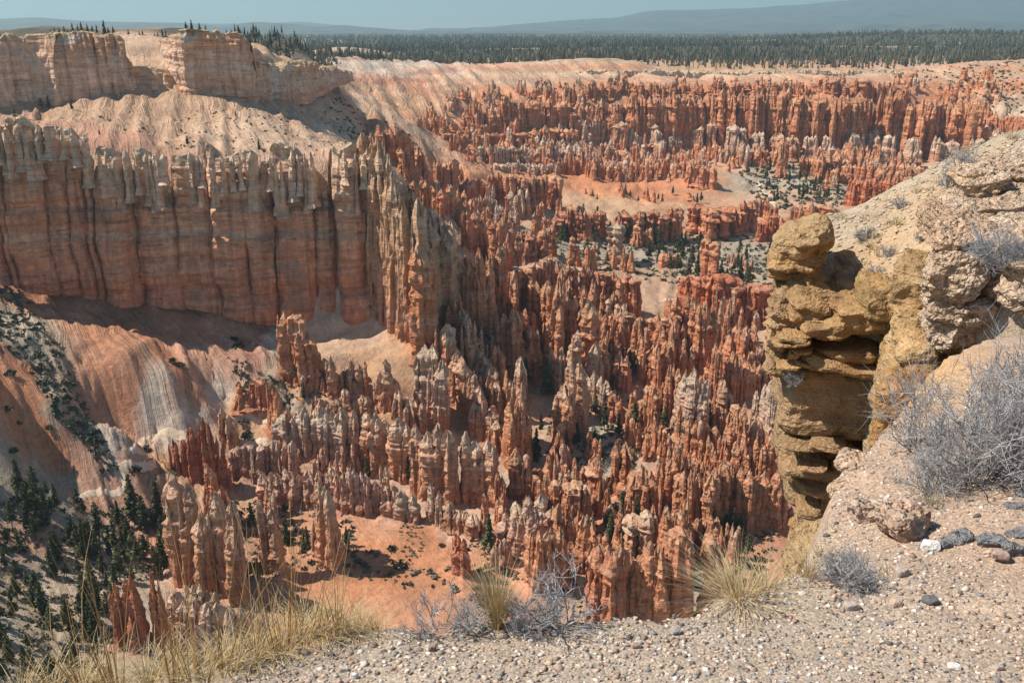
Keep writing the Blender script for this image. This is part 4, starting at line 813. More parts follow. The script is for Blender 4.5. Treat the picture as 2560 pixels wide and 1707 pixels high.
crowd('little orange cones on the orange mounds', [(1420,440),(1600,430),(1780,425),(1790,490),(1640,500),(1450,515)], 55, (12,34), (9,18), ('orange','orange','tan'), M_FAR, 61, style=('spike','round'), tr=.35)
# the sheet itself
NA, NL = 440, 440
ta = np.linspace(-0.70, 0.70, NA)
tl = np.concatenate([np.linspace(math.log(195), math.log(2000), NL - 60)[:-1], np.linspace(math.log(2000), math.log(12500), 61)])
ga, gl = np.meshgrid(ta, tl); TY = np.exp(gl).ravel(); TX = ga.ravel() * TY
TZ = zsmooth(TX, TY) + ground_detail(TX, TY); RC = RIB[0]; FL = FLOW[0]
# aprons of debris at the foot of every column
AP = np.zeros((len(tl), NA)); APC = np.zeros((len(tl), NA, 3))
X2 = TX.reshape(len(tl), NA); Y2 = TY.reshape(len(tl), NA)
for ax, ay, ah, ar, ac in APRON:
    j0, j1 = np.searchsorted(tl, math.log(max(196, ay - ar))), np.searchsorted(tl, math.log(ay + ar)) + 1
    i0, i1 = np.searchsorted(ta, ax / ay - ar / ay * 1.1), np.searchsorted(ta, ax / ay + ar / ay * 1.1) + 1
    if j1 - j0 < 2 or i1 - i0 < 2: continue
    w = np.clip(1 - np.hypot(X2[j0:j1, i0:i1] - ax, Y2[j0:j1, i0:i1] - ay) / ar, 0, 1) ** 1.25 * ah
    sub = AP[j0:j1, i0:i1]; up = w > sub; sub[up] = w[up]; APC[j0:j1, i0:i1][up] = ac
AP = AP.ravel(); APC = APC.reshape(-1, 3)
TZ = TZ + AP * (1 + .25 * fbm2(np.stack([TX, TY], -1) / 6., 3, 63)) + _bumpf(TX, TY, 860, 128, 2350, 110, 130, 24) + _bumpf(TX, TY, 1500, 110, 2700, 700, 300, 12) + _bumpf(TX, TY, 2400, 95, 4000, 900, 700, 45) + _bumpf(TX, TY, 2100, 100, 2900, 800, 250, 12)
cG = ground_colors(TX, TY)
TPX, TPY = PX(TX, TY, TZ)
dome = np.exp(-((TX - P(860,128,2350)[0]) / 110) ** 2 - ((TY - 2350) / 130) ** 2)
clear = np.clip(dome * 1.6 - .25 + .5 * noise2(np.stack([TX, TY], -1) / 25, 9), 0, 1) * (TY > 1900)
clear = np.maximum(clear, sstep(.42, .6, noise2(np.stack([TX / 260, TY / 160], -1), 77)) * (TY > 2700))
cG = mixc(cG, PALE, clear * .9)
cG = mixc(cG, APC, np.clip(AP / 5., 0, .75))
cG = mixc(cG, cG * np.array([.74, .62, .60]), np.clip(.15 - RC, 0, 1) * .38 * (RC != 0)); cG = mixc(cG, np.array(PALE) * 1.04, np.clip(RC - .25, 0, 1) * .32)      # darker, redder gullies and paler crests
# level beds in the bare slopes show as faint bands
bands = noise1(TZ / 3.1 + noise2(np.stack([TX, TY], -1) / 60., 8) * 1.3, 21) * (TY < 1800)
cG = cG * (1 + (0.13 + .14 * sstep(1200, 1500, TY)) * bands)[:, None]
upper = sstep(1450, 1560, TY) * (TY < 1800); bz = TZ + 1.5 * noise2(np.stack([TX, TY], -1) / 90., 28)
cG = mixc(cG, (.60,.44,.29), upper * sstep(.1, .5, noise1(bz / 5.2, 29)) * .8); cG = mixc(cG, (.55,.24,.13), upper * sstep(.15, .5, noise1(bz / 4.1, 30)) * .6)
cG = mixc(cG, WHITE, np.clip(noise1(TZ / 7.0 + noise2(np.stack([TX, TY], -1) / 50., 18), 22) - .5, 0, 1) * .5 * (TY < 1800))
terrain = tag(obj('ground', mesh_np('ground', np.stack([TX, TY, TZ], 1), grid_quads(len(tl), NA), None, cG), M_SOIL), kind='structure')
_at = terrain.data.attributes.new('Flow', 'FLOAT_VECTOR', 'POINT'); _at.data.foreach_set('vector', np.ascontiguousarray(FL, np.float32).ravel())
# ------------------------------------------------------------------ far hills
def flat_mat(name, c, s=200., amp=.25):
    m, t, b = nodes(name); n = noise_node(t, world_pos(t, (1 / s,) * 3), 1.0, 5, .65)
    v = N(t, 'ShaderNodeVectorMath', operation='SCALE'); v.inputs[0].default_value = c; t.links.new(ramp(t, n, .3, .7, 1 - amp, 1 + amp), v.inputs['Scale'])
    t.links.new(v.outputs[0], b.inputs['Base Color']); return m
M_HILL = flat_mat('hill_woodland', (.095, .10, .08), 420., .75)
def hill(sil, Y, depth, seed, rough):
    """a long ridge whose crest is sighted at the given pixels"""
    px = np.linspace(-500, 3060, 180); cy = np.interp(px, *np.array(sil, float).T)
    rows = []
    for k, f in enumerate(np.linspace(0, 1, 18)):
        yy = Y - depth * (1 - f) if f < 1 else Y
        X = P(px, cy, Y)[:, 0] * (yy / Y) ; zt = zpix(cy, Y)
        z = -45 + (zt + 45) * sstep(-.1, 1.08, np.full_like(px, f)) ** 1.0 + rough * fbm2(np.stack([X / 900, np.full_like(X, yy) / 700], -1), 5, seed) * (.25 + np.sin(f * math.pi))
        z = np.where(f >= 1, zt + rough * .25 * fbm2(np.stack([X / 900, X * 0 + yy / 700], -1), 5, seed), z)
        rows.append(np.stack([X, np.full_like(X, yy), np.maximum(z, -60)], -1))
    for dd, dz in ((depth * .25, .75), (depth * .9, 0)):
        e = rows[17].copy(); e[:, 1] += dd; e[:, 2] = -50 + (e[:, 2] + 50) * dz; rows.append(e)
    V = np.array(rows)
    return tag(obj('hills', mesh_np('hills', V.reshape(-1, 3), grid_quads(len(rows), len(px))), M_HILL), kind='structure')
hill([(-500,58),(0,48),(90,44),(200,52),(330,56),(450,58),(560,66),(640,55),(720,60),(800,68),(860,64),(960,72),(1060,78),(1400,84),(2000,80),(3060,74)], 16000, 4800, 201, 45)
hill([(-500,70),(600,72),(700,78),(800,82),(1000,78),(1200,70),(1320,60),(1400,52),(1540,46),(1620,28),(1720,26),(1850,22),(2000,14),(2120,2),(2300,-6),(2560,-12),(3060,-20)], 25000, 9000, 202, 100)
hill([(-500,80),(1200,84),(1700,80),(2000,72),(2200,62),(2350,55),(2560,54),(3060,50)], 15000, 4500, 203, 45)
hill([(-500,52),(640,60),(760,55),(860,66),(1000,80),(1300,86),(3060,90)], 29500, 3000, 204, 60)
# the haze of the open air over the whole view
def haze_box():
    x0, x1, y0, y1, z0, z1 = -30000, 30000, -400, 34000, -300, 1150
    V = np.array([(x, y, z) for x in (x0, x1) for y in (y0, y1) for z in (z0, z1)], float)
    Q = [(0,1,3,2),(4,6,7,5),(0,4,5,1),(2,3,7,6),(0,2,6,4),(1,5,7,3)]
    m = bpy.data.materials.new('haze_air'); m.use_nodes = True; t = m.node_tree; t.nodes.clear()
    o = t.nodes.new('ShaderNodeOutputMaterial'); v = t.nodes.new('ShaderNodeVolumePrincipled')
    v.inputs['Color'].default_value = (.55, .78, .84, 1); v.inputs['Density'].default_value = HAZE; v.inputs['Anisotropy'].default_value = 0.25
    t.links.new(v.outputs[0], o.inputs['Volume'])
    return tag(obj('haze', mesh_np('haze', V, Q, smooth=False), m), kind='stuff')
HAZE = 6.8e-5
haze_box()

# ------------------------------------------------------------------ pines
def foliage_mat(name, c, var=.35):
    m, t, b = nodes(name); oi = N(t, 'ShaderNodeObjectInfo')
    n = noise_node(t, world_pos(t, (.8, .8, .8)), 1.0, 3, .6)
    f = mult(t, ramp(t, n, .3, .7, 1 - var, 1 + var), ramp(t, oi.outputs['Random'], 0, 1, .75, 1.3))
    t.links.new(scale_col(t, attr(t), f), b.inputs['Base Color']); return m
M_NEEDLE = foliage_mat('pine_needles', None); M_BARK = flat_mat('pine_bark', (.13, .09, .065), 1.2)
def make_pine(seed, rad, lo, whorls, full):
    r = np.random.default_rng(seed); tr = MB(); cr = MB()
    zz = np.linspace(0, .97, 7); tr.tube(np.stack([.012 * np.sin(zz * 5 + seed), .012 * np.cos(zz * 4), zz], 1), .016 * (1 - zz) + .002, 6)
    V = []; T = []; C = []
    for k in range(whorls):
        f = (k + r.uniform(0, .8)) / whorls; z0 = lo + (.985 - lo) * f
        L0 = rad * (1 - f) ** .72 * min(1, .55 + f * 3.5)
        for b in range(r.integers(4, 7)):
            if r.random() > full: continue
            a = r.uniform(0, 2 * np.pi); L = L0 * r.uniform(.55, 1.25) + .012; dr = r.uniform(-.35, .1)
            for q in range(4):
                s = (q + r.uniform(.3, 1)) / 4; c = np.array([math.cos(a) * L * s, math.sin(a) * L * s, z0 + dr * L * s - .3 * L * s * s])
                sz = (.020 + .030 * (1 - f)) * r.uniform(.7, 1.4)
                for _ in range(2):
                    d1 = r.normal(size=3); d1[2] *= .55; d1 /= np.linalg.norm(d1); d2 = np.cross(d1, r.normal(size=3)); d2 /= np.linalg.norm(d2) + 1e-6
                    n0 = len(V); c2 = c + r.normal(size=3) * sz * .45; V += [c2 + d1 * sz, c2 - d1 * sz * .6 + d2 * sz * .8, c2 - d1 * sz * .6 - d2 * sz * .8]; T.append((n0, n0 + 1, n0 + 2))
                    g = r.uniform(.7, 1.3); C += [(.100 * g, .104 * g, .048 * g)] * 3
    return tr.mesh('trunk'), mesh_np('crown', np.array(V), None, np.array(T), np.array(C), False)
PINES = [make_pine(1, .16, .16, 22, .95), make_pine(2, .13, .10, 24, .95), make_pine(3, .19, .30, 16, .85), make_pine(4, .14, .22, 18, .75), make_pine(5, .21, .38, 13, .8)]
protos = {}
def pine(px, py, hpx, label, group, k=None, zfun=None, Y=None, r=rng):
    if Y is None: g = hit(px, py, zfun=zfun or zsmooth); g[2] = ztop(g[0], g[1])
    else: g = P(px, py, Y)
    m = mpp(px, py, g[1]); h = hpx * m; k = r.integers(5) if k is None else k
    root = empty('pine_tree', g - np.array([0, 0, .3])); root.scale = (h, h, h); root.rotation_euler = (0, 0, r.uniform(0, 6.28))
    obj('trunk', PINES[k][0], M_BARK, root); obj('crown', PINES[k][1], M_NEEDLE, root)
    return tag(root, label, 'pine tree', group)
ORD = ['first','second','third','fourth','fifth','sixth','seventh','eighth','ninth','tenth','eleventh','twelfth','thirteenth','fourteenth','fifteenth','sixteenth','seventeenth','eighteenth']
def pines_row(spots, what, where, group, **k):
    """a few pines one can count from the left"""
    for i, (x, y, h) in enumerate(sorted(spots)): pine(x, y, h, f'{ORD[i]} {what} from the left {where}', group, r=r5, **k)
def ztop(X, Y):           # the finished ground, aprons included
    i = np.clip(np.searchsorted(ta, X / Y) - 1, 0, NA - 2); j = np.clip(np.searchsorted(tl, math.log(Y)) - 1, 0, len(tl) - 2)
    a = (X / Y - ta[i]) / (ta[i + 1] - ta[i]); b = (math.log(Y) - tl[j]) / (tl[j + 1] - tl[j]); Z = TZ2
    return (Z[j, i] * (1 - a) + Z[j, i + 1] * a) * (1 - b) + (Z[j + 1, i] * (1 - a) + Z[j + 1, i + 1] * a) * b
TZ2 = TZ.reshape(len(tl), NA)
def inpoly(poly, q):
    a = np.array(poly, float); b = np.roll(a, -1, 0)
    return (((a[:, 1] > q[1]) != (b[:, 1] > q[1])) & (q[0] < (b[:, 0] - a[:, 0]) * (q[1] - a[:, 1]) / (b[:, 1] - a[:, 1] + 1e-9) + a[:, 0])).sum() % 2 == 1
def scatter(poly, n, seed):
    r = np.random.default_rng(seed); p = np.array(poly, float); out = []
    while len(out) < n:
        q = (r.uniform(p[:, 0].min(), p[:, 0].max()), r.uniform(p[:, 1].min(), p[:, 1].max()))
        if inpoly(poly, q): out.append(q)
    return sorted(out, key=lambda q: q[1])
r5 = np.random.default_rng(50)
NAMED = [(95,1300,150,'tall dense pine, highest of the upper left clump'),(75,1312,140,'tall pine left of the highest one in the upper left clump'),(118,1318,130,'dark pine right of the highest one in the upper left clump'),(195,1275,80,'slim pine standing left of the lone round topped one'),(247,1345,130,'lone round topped pine with a bare trunk below the trail'),(215,1400,130,'dense dark pine below the lone round topped one'),(290,1375,110,'pine right of the lone round topped one'),(335,1300,150,'tallest pine beside the lower trail bend'),(362,1330,125,'pine just right of the tallest one by the trail bend'),(402,1330,160,'slim tall pine left of the pale crumbling towers'),(312,1400,110,'dark narrow pine in the middle of the lower left wood'),(340,1430,150,'big dark pine in the middle of the lower left wood'),(300,1450,120,'dark pine left of the big middle one'),(228,1460,90,'pine on the pale bank below the wood'),(40,1440,70,'small pine on the pink bank at the left edge'),(1222,1380,110,'lone dark pine right of the orange mound'),(1312,985,90,'dark pine between the central towers, upper'),(1366,1000,100,'dark green pine between the central towers, middle'),(1340,1160,90,'round pine at the foot of the central towers'),(1545,900,60,'pine before the cream rimmed dark wall'),(1572,950,80,'slim pine in the shaded cleft right of centre'),(1250,1110,50,'small pine beside the curved crested fin'),(920,1210,60,'dark pine under the white knobbed fin, left'),(1022,1226,70,'bare dark pine under the white knobbed fin, right'),(810,1195,60,'light green pine left of the white knobbed fin'),(985,1120,40,'small pine right of the thin spires'),(762,1030,45,'small pine near the squat split tower'),(745,985,55,'thin bare pine before the squat split tower'),(1488,1050,70,'slim bare pine in the grey hollow'),(1546,1095,60,'bare trunked pine on the orange slope of the hollow'),(1320,920,70,'pine behind the slim orange towers, centre'),(1215,880,80,'dark pine in the deep cleft left of centre'),(1100,930,60,'dark pine at the foot of the tall prow column')]
for a in NAMED: pine(a[0], a[1], a[2] * (.84 if a[0] < 450 else 1), a[3], None, r=r5)
pines_row([(x, y, r5.uniform(45, 85)) for x, y in scatter([(1080,900),(1300,900),(1660,930),(1680,1080),(1500,1150),(1240,1100)], 14, 73)], 'slim dark pine', 'in the shaded gullies between the central spires', 'pines in the central gullies')
pines_row([(x, y, r5.uniform(40, 80)) for x, y in scatter([(600,1280),(900,1300),(880,1430),(640,1470)], 9, 74)], 'dark pine', 'in the clefts between the four pale towers', 'pines between the pale towers')
for x, y in scatter([(-40,1200),(150,1240),(330,1260),(430,1340),(430,1440),(300,1470),(0,1420),(-40,1300)], 58, 61): pine(x, y, r5.uniform(45, 95), 'pine in the upper left wood above the pale bank', 'pines of the upper left wood', r=r5)
for x, y in scatter([(-40,1450),(200,1440),(300,1500),(290,1640),(100,1740),(-40,1740)], 48, 62): pine(x, y, r5.uniform(50, 105), 'pine in the bottom left corner wood', 'pines of the bottom left corner', r=r5)
for x, y in scatter([(1390,600),(1480,560),(1640,600),(1780,640),(1930,640),(1930,720),(1800,730),(1640,690),(1500,690),(1400,650)], 62, 63): pine(x, y, r5.uniform(32, 62), 'pine on the wooded middle floor of the canyon', 'pines of the middle floor', r=r5)
for x, y in scatter([(1850,400),(1960,400),(2060,470),(2140,500),(2100,520),(1940,520),(1900,470),(1860,440)], 44, 64): pine(x, y, r5.uniform(20, 38), 'pine in the far valley left of the spur', 'pines of the far valley', r=r5)
pines_row([(x, y, r5.uniform(60, 100)) for x, y in scatter([(1500,1290),(1620,1320),(1640,1390),(1520,1400)], 8, 65)], 'pine', 'in the clump behind the white capped tower', 'pines behind the white capped tower')
pines_row([(x, y, r5.uniform(40, 75)) for x, y in scatter([(1640,1000),(1780,1040),(1780,1120),(1640,1100)], 9, 66)], 'pine', 'in the right hollow among the spires', 'pines of the right hollow')
pines_row([(x, y, r5.uniform(45, 90)) for x, y in scatter([(1720,1320),(1900,1340),(1880,1420),(1740,1400)], 8, 67)], 'pine', 'low between the orange fins and the spur', 'pines at the spur foot')
pines_row([(x, y, r5.uniform(18, 32)) for x, y in scatter([(1440,500),(1760,480),(1760,510),(1500,520)], 9, 68)], 'small pine', 'on the orange mounds', 'pines of the orange mounds')
pines_row([(x, y, r5.uniform(45, 80)) for x, y in scatter([(1360,990),(1420,1040),(1460,1180),(1400,1180)], 7, 69)], 'pine', 'in the grey hollow right of centre', 'pines of the grey hollow')
pines_row([(105,276,32),(122,269,32),(182,286,32),(40,304,32)], 'dark pine', 'at the foot of the long mesa block', 'pines below the long mesa block')
pines_row([(470,372,30),(648,378,26),(918,362,32),(590,300,14),(250,345,14)], 'lone dark pine', 'on the pale slope below the mesas', 'pines on the pale slope')
pines_row([(0,98,22),(32,97,8),(128,90,16),(138,90,20),(150,90,22),(162,90,24),(170,90,16),(183,86,28),(196,86,24),(205,84,28),(220,86,26),(232,86,22),(243,86,24),(262,88,36),(272,88,20),(284,88,22),(322,92,18)], 'pine', 'along the top of the long mesa block', 'pines on the long mesa block', Y=676)
pines_row([(340,101,16),(350,101,22),(358,101,24),(370,101,14),(388,101,18),(396,101,20),(407,101,28),(416,101,24),(424,101,16),(434,101,18)], 'pine', 'in the saddle between the two mesa blocks', 'pines in the mesa saddle', Y=762)
pines_row([(466,80,26),(480,80,30),(500,82,24),(515,83,20),(538,84,14),(566,84,12)], 'pine', 'on the flat topped mesa block', 'pines on the flat mesa block', Y=686)
pines_row([(650,126,10),(668,127,12),(680,128,18),(694,130,16),(708,132,12),(718,134,14)], 'small pine', 'on the ridge right of the flat mesa', 'pines on the ridge', Y=880)

# the wood on the plateau: nobody could count it
def far_forest():
    r = np.random.default_rng(71); n = 40000
    a = r.uniform(-.66, .66, n); Y = 950 * np.exp(r.uniform(0, 1, n) ** .8 * math.log(7600 / 950)); X = a * Y
    px, py = PX(X, Y, np.full(n, -60.))
    rim = np.interp(px, [600,700,780,860,940,1100,1300,1400,1480,1560,1650,1800,2100,2300,2500,2700], [960,960,1180,1500,1650,1760,1790,1815,1825,1820,1800,1790,1800,1800,1780,1780])
    dm = np.exp(-((X - P(860,128,2350)[0]) / 90) ** 2 - ((Y - 2350) / 110) ** 2)
    cl = sstep(.42, .6, noise2(np.stack([X / 260, Y / 160], -1), 77)) * (Y > 2700)
    ok = (px > 590) & (Y > rim) & (dm < r.uniform(.25, .9, n)) & (cl < r.uniform(0.2, 1, n)) & (fbm2(np.stack([X / 70, Y / 70], -1), 3, 78) > r.uniform(-1.1, -.05, n))
    X, Y = X[ok], Y[ok]; n = len(X); Z = zg(X, Y) - .5
    H = r.uniform(8, 25, n) * np.clip((Y / 2400) ** .25, .9, 1.3); Rr = H * r.uniform(.13, .2, n) * np.clip(Y / 2600, 1, 1.7)
    tip = np.zeros((n, 9, 3))
    for i in range(4):
        th = i * np.pi / 2 + r.uniform(0, 1, n); rr = Rr * r.uniform(.7, 1.3, n)
        tip[:, i] = np.stack([X + rr * np.cos(th), Y + rr * np.sin(th), Z + H * r.uniform(.08, .3, n)], 1)
        th += .7; rr = Rr * r.uniform(.4, .8, n)
        tip[:, 4 + i] = np.stack([X + rr * np.cos(th), Y + rr * np.sin(th), Z + H * r.uniform(.40, .6, n)], 1)
    tip[:, 8] = np.stack([X, Y, Z + H], 1)
    T0 = np.array([(i, (i + 1) % 4, 4 + i) for i in range(4)] + [(4 + i, 4 + (i + 1) % 4, 8) for i in range(4)])
    T = (T0[None] + (np.arange(n) * 9)[:, None, None]).reshape(-1, 3)
    g = r.uniform(.55, 1.5, n)[:, None, None] * (np.array([.078, .076, .050]) + r.uniform(-.015, .03, n)[:, None, None] * np.array([1., .55, .2])); C = np.broadcast_to(g, tip.shape)
    return tag(obj('far_forest', mesh_np('far_forest', tip.reshape(-1, 3), None, T, C.reshape(-1, 3), False), M_NEEDLE), 'dark pine forest covering the plateau beyond the rim', None, None, 'stuff')
far_forest()
# ------------------------------------------------------------------ scrub, bushes, trails, walker
def bush_mesh(seed, n=70, c=(.055, .060, .036)):
    r = np.random.default_rng(seed); V = []; T = []; C = []
    for k in range(n):
        d = r.normal(size=3); d[2] = abs(d[2]); d /= np.linalg.norm(d); p = d * r.uniform(.45, 1) * np.array([1, 1, .75])
        a = r.normal(size=3); a /= np.linalg.norm(a); b = np.cross(a, r.normal(size=3)); b /= np.linalg.norm(b) + 1e-6; s = r.uniform(.16, .34)
        n0 = len(V); V += [p + a * s, p - a * s * .6 + b * s, p - a * s * .6 - b * s]; T.append((n0, n0 + 1, n0 + 2)); C += [np.array(c) * r.uniform(.7, 1.4)] * 3
    return mesh_np('bush', np.array(V), None, np.array(T), np.array(C), False)
BUSH = [bush_mesh(s) for s in (1, 2, 3)]
def bush(px, py, wpx, label, group=None):
    g = hit(px, py); g[2] = ztop(g[0], g[1]); m = mpp(px, py, g[1]) * wpx / 2
    o = obj('bush', BUSH[rng.integers(3)], M_NEEDLE, None, g); o.scale = (m, m, m * rng.uniform(.7, 1.1)); o.rotation_euler = (0, 0, rng.uniform(0, 6))
    return tag(o, label, 'bush', group)
for a in [(28,945,30,'round dark bush on the left talus, upper'),(22,1035,34,'round dark bush at the left edge of the talus'),(45,1060,26,'small bush right of the one at the left edge'),(30,1130,34,'dark bush above the left wood'),(95,925,34,'dark bush in the gully, highest'),(115,965,30,'dark bush in the gully below the highest'),(165,1015,40,'dense dark bush in the middle of the gully'),(125,1080,26,'grey bush beside the gully'),(200,1075,36,'bush on the lower gully, left'),(232,1110,40,'bush on the lower gully, right'),(250,1130,36,'bush at the end of the gully'),(585,855,30,'dark green bush under the big cliff, upper'),(598,872,34,'dark green bush under the big cliff, lower'),(430,908,26,'black bush lying on the open talus, left'),(450,920,30,'black bush lying on the open talus, right'),(365,1135,36,'bush inside the trail bend'),(340,1190,40,'bush below the trail bend'),(255,1180,24,'small bush beside the white hummock'),(608,1070,36,'bush beside the upper trail, left'),(622,1096,40,'bush beside the upper trail, right'),(1105,1368,20,'small bush on the bare orange mound'),(980,1382,30,'dark bush on the left flank of the orange mound'),(1000,1430,40,'bush at the foot of the orange mound')]: bush(*a)
def scrub(label, poly, n, size, seed, c=((.11,.105,.07), (.17,.155,.11), (.075,.08,.05))):
    r = np.random.default_rng(seed); pts = scatter(poly, n, seed); mb = MB()
    for x, y in pts:
        g = hit(x, y); g[2] = ztop(g[0], g[1]); m = r.uniform(*size)
        k = 9; d = r.normal(size=(k, 3)); d[:, 2] = np.abs(d[:, 2]); d /= np.linalg.norm(d, axis=1)[:, None]
        p = g + d * m * r.uniform(.3, 1, (k, 1)) * np.array([1, 1, .8]); a = r.normal(size=(k, 3)); a /= np.linalg.norm(a, axis=1)[:, None]; b = np.cross(a, r.normal(size=(k, 3))); b /= np.linalg.norm(b, axis=1)[:, None] + 1e-6
        s = m * r.uniform(.35, .7, (k, 1)); V = np.stack([p + a * s, p - a * s * .6 + b * s, p - a * s * .6 - b * s], 1).reshape(-1, 3)
        mb.add(V, None, np.arange(3 * k).reshape(-1, 3), np.array(c[r.integers(3)]) * r.uniform(.8, 1.25))
    return tag(obj('scrub', mb.mesh('scrub', False), M_NEEDLE), label, None, None, 'stuff')
scrub('low dark scrub under the pines at the lower left', [(-40,1180),(120,1220),(430,1300),(440,1420),(300,1480),(300,1650),(100,1740),(-40,1740)], 420, (.6, 2.0), 81)
scrub('dark scrub on the gully and slope at the left edge', [(-30,690),(60,740),(130,850),(260,1110),(300,1180),(270,1190),(150,1060),(60,900),(-30,860)], 330, (.8, 2.2), 82)
scrub('grey green scrub of the middle floor', [(1380,590),(1500,550),(1960,610),(1950,740),(1800,740),(1640,710),(1400,670)], 700, (1.2, 3.2), 83)
scrub('dark scrub of the far pine valley', [(1830,390),(2000,380),(2180,480),(2140,520),(1920,530),(1850,450)], 400, (1.8, 4.2), 84)
scrub('sage scrub between the spires right of centre', [(1380,960),(1560,1010),(1780,1010),(1790,1110),(1700,1130),(1560,1180),(1440,1200),(1370,1150)], 520, (.8, 2.3), 85)
scrub('scrub at the bottom among the orange hoodoos', [(1180,1360),(1480,1240),(1720,1290),(1950,1340),(1900,1500),(1500,1560),(1100,1500),(820,1440),(900,1380),(1100,1440)], 620, (.6, 1.8), 86)
scrub('sparse scrub on the pale slope under the mesas', [(240,300),(600,280),(880,300),(930,370),(760,390),(420,380)], 150, (.5, 1.3), 87)
scrub('scrub beside the squat split tower and the trail', [(560,880),(640,940),(760,1000),(880,1040),(860,1060),(700,1030),(600,1000),(580,930)], 170, (.6, 1.6), 88)
scrub('scrub in the clefts between the lower towers', [(540,1240),(680,1260),(880,1300),(900,1430),(640,1480),(540,1440)], 240, (.7, 2.2), 89)
scrub('scrub patch on the orange mound', [(1000,1310),(1060,1310),(1060,1400),(1010,1440)], 60, (.4, 1.0), 90)
scrub('dark scrub along the far rim and bowl', [(840,250),(1000,330),(1080,400),(900,400),(820,330)], 120, (1, 2.6), 91)
scrub('scrub on the slope under the right part of the far rim', [(2180,180),(2560,165),(2560,300),(2400,240)], 240, (1.5, 4), 92)
scrub('scrub of the canyon floor behind the spur', [(1960,600),(2500,560),(2600,900),(2500,1400),(1960,1500)], 260, (1, 2.8), 95)
# trails: beaten strips laid on the ground
def trail(label, pts, width, c=(.68,.52,.37), seed=1):
    pts = np.array(pts, float); s = np.concatenate([[0], np.cumsum(np.hypot(*np.diff(pts, axis=0).T))]); n = int(s[-1] / 1.6) + 4; q = np.linspace(0, s[-1], n)
    px = np.interp(q, s, pts[:, 0]); py = np.interp(q, s, pts[:, 1])
    k = np.ones(5) / 5;  w = np.array([hit(a, b) for a, b in zip(px, py)])
    for _ in range(4):
        for d in range(2): w[2:-2, d] = np.convolve(w[:, d], k, 'valid')
    d = np.gradient(w[:, :2], axis=0); d /= np.linalg.norm(d, axis=1)[:, None] + 1e-9; nn = np.stack([-d[:, 1], d[:, 0]], 1)
    zc = np.array([ztop(a, b) for a, b, _ in w]); 
    for _ in range(4): zc[2:-2] = np.convolve(zc, k, 'valid')
    rows = []
    for o, dz in ((-1, .04), (-.7, .2), (-.35, .26), (0, .28), (.35, .26), (.7, .2), (1, .04)):
        e = w[:, :2] + nn * o * width / 2 * (1 + .25 * noise1(q / 9, 3))[:, None]; rows.append(np.column_stack([e, np.array([ztop(a, b) for a, b in e]) + dz]))
    V = np.stack(rows, 1)
    return tag(obj('path', mesh_np('path', V.reshape(-1, 3), grid_quads(n, 7), None, np.broadcast_to(c, (n * 7, 3))), M_TRAIL), label, kind='structure')
trail('pale winding footpath', [(185,1246),(215,1234),(260,1230),(308,1228),(316,1208),(300,1192),(290,1184),(322,1176),(366,1168),(388,1160),(370,1146),(340,1130),(328,1126),(352,1116),(384,1108),(396,1098),(424,1094),(468,1110)], 2.8)
trail('pale footpath by the small towers', [(588,1060),(620,1056),(652,1060),(690,1058)], 2.6)
trail('pale footpath end', [(596,1108),(630,1118),(668,1124)], 2.4)
trail('footpath on the middle floor', [(1655,762),(1680,752),(1712,744)], 4.0)
trail('footpath below the table rock', [(1840,606),(1880,592),(1930,586),(1965,584)], 4.0)
trail('footpath far valley', [(1890,462),(1915,490),(1945,528)], 5.0)
# a walker on the path
def walker(px, py):
    g = hit(px, py, zfun=zg); z = ztop(g[0], g[1]) + .4
    me = bpy.data.meshes.new('person')
    J = [(0,0,.95),(0,0,1.2),(0,0,1.45),(0,.01,1.55),(0,.02,1.72),(.10,0,.92),(.12,.10,.5),(.12,.02,.06),(.12,.16,.03),(-.10,0,.92),(-.12,-.06,.5),(-.12,-.22,.08),(-.12,-.08,.03),(.2,0,1.42),(.26,-.06,1.15),(.27,.08,.92),(-.2,0,1.42),(-.26,.06,1.15),(-.27,.16,.93)]
    E = [(0,1),(1,2),(2,3),(3,4),(0,5),(5,6),(6,7),(7,8),(0,9),(9,10),(10,11),(11,12),(2,13),(13,14),(14,15),(2,16),(16,17),(17,18)]
    rad = [.15,.16,.15,.06,.11,.10,.075,.05,.04,.10,.075,.05,.04,.07,.05,.035,.07,.05,.035]
    me.from_pydata(J, E, []); o = obj('person', me, None, None, (g[0], g[1], z))
    m, t, b = nodes('walker_clothes'); gm = N(t, 'ShaderNodeTexCoord'); sx = N(t, 'ShaderNodeSeparateXYZ'); t.links.new(gm.outputs['Object'], sx.inputs[0])
    cr = N(t, 'ShaderNodeValToRGB'); cr.color_ramp.interpolation = 'CONSTANT'; el = cr.color_ramp.elements; el[0].color = (.03,.035,.05,1); el[1].position = .47; el[1].color = (.05,.05,.06,1)
    e = el.new(.74); e.color = (.45,.28,.2,1); e = el.new(.86); e.color = (.05,.035,.025,1)
    t.links.new(ramp(t, sx.outputs[2], 0, 2, 0, 1), cr.inputs[0]); t.links.new(cr.outputs[0], b.inputs['Base Color']); me.materials.append(m)
    o.modifiers.new('skin', 'SKIN'); o.modifiers.new('sub', 'SUBSURF').levels = 1
    for v, q in zip(me.skin_vertices[0].data, rad): v.radius = (q, q)
    me.skin_vertices[0].data[0].use_root = True
    return tag(o, 'tiny person in dark clothes walking on the winding pale trail', 'person')
walker(313, 1225)
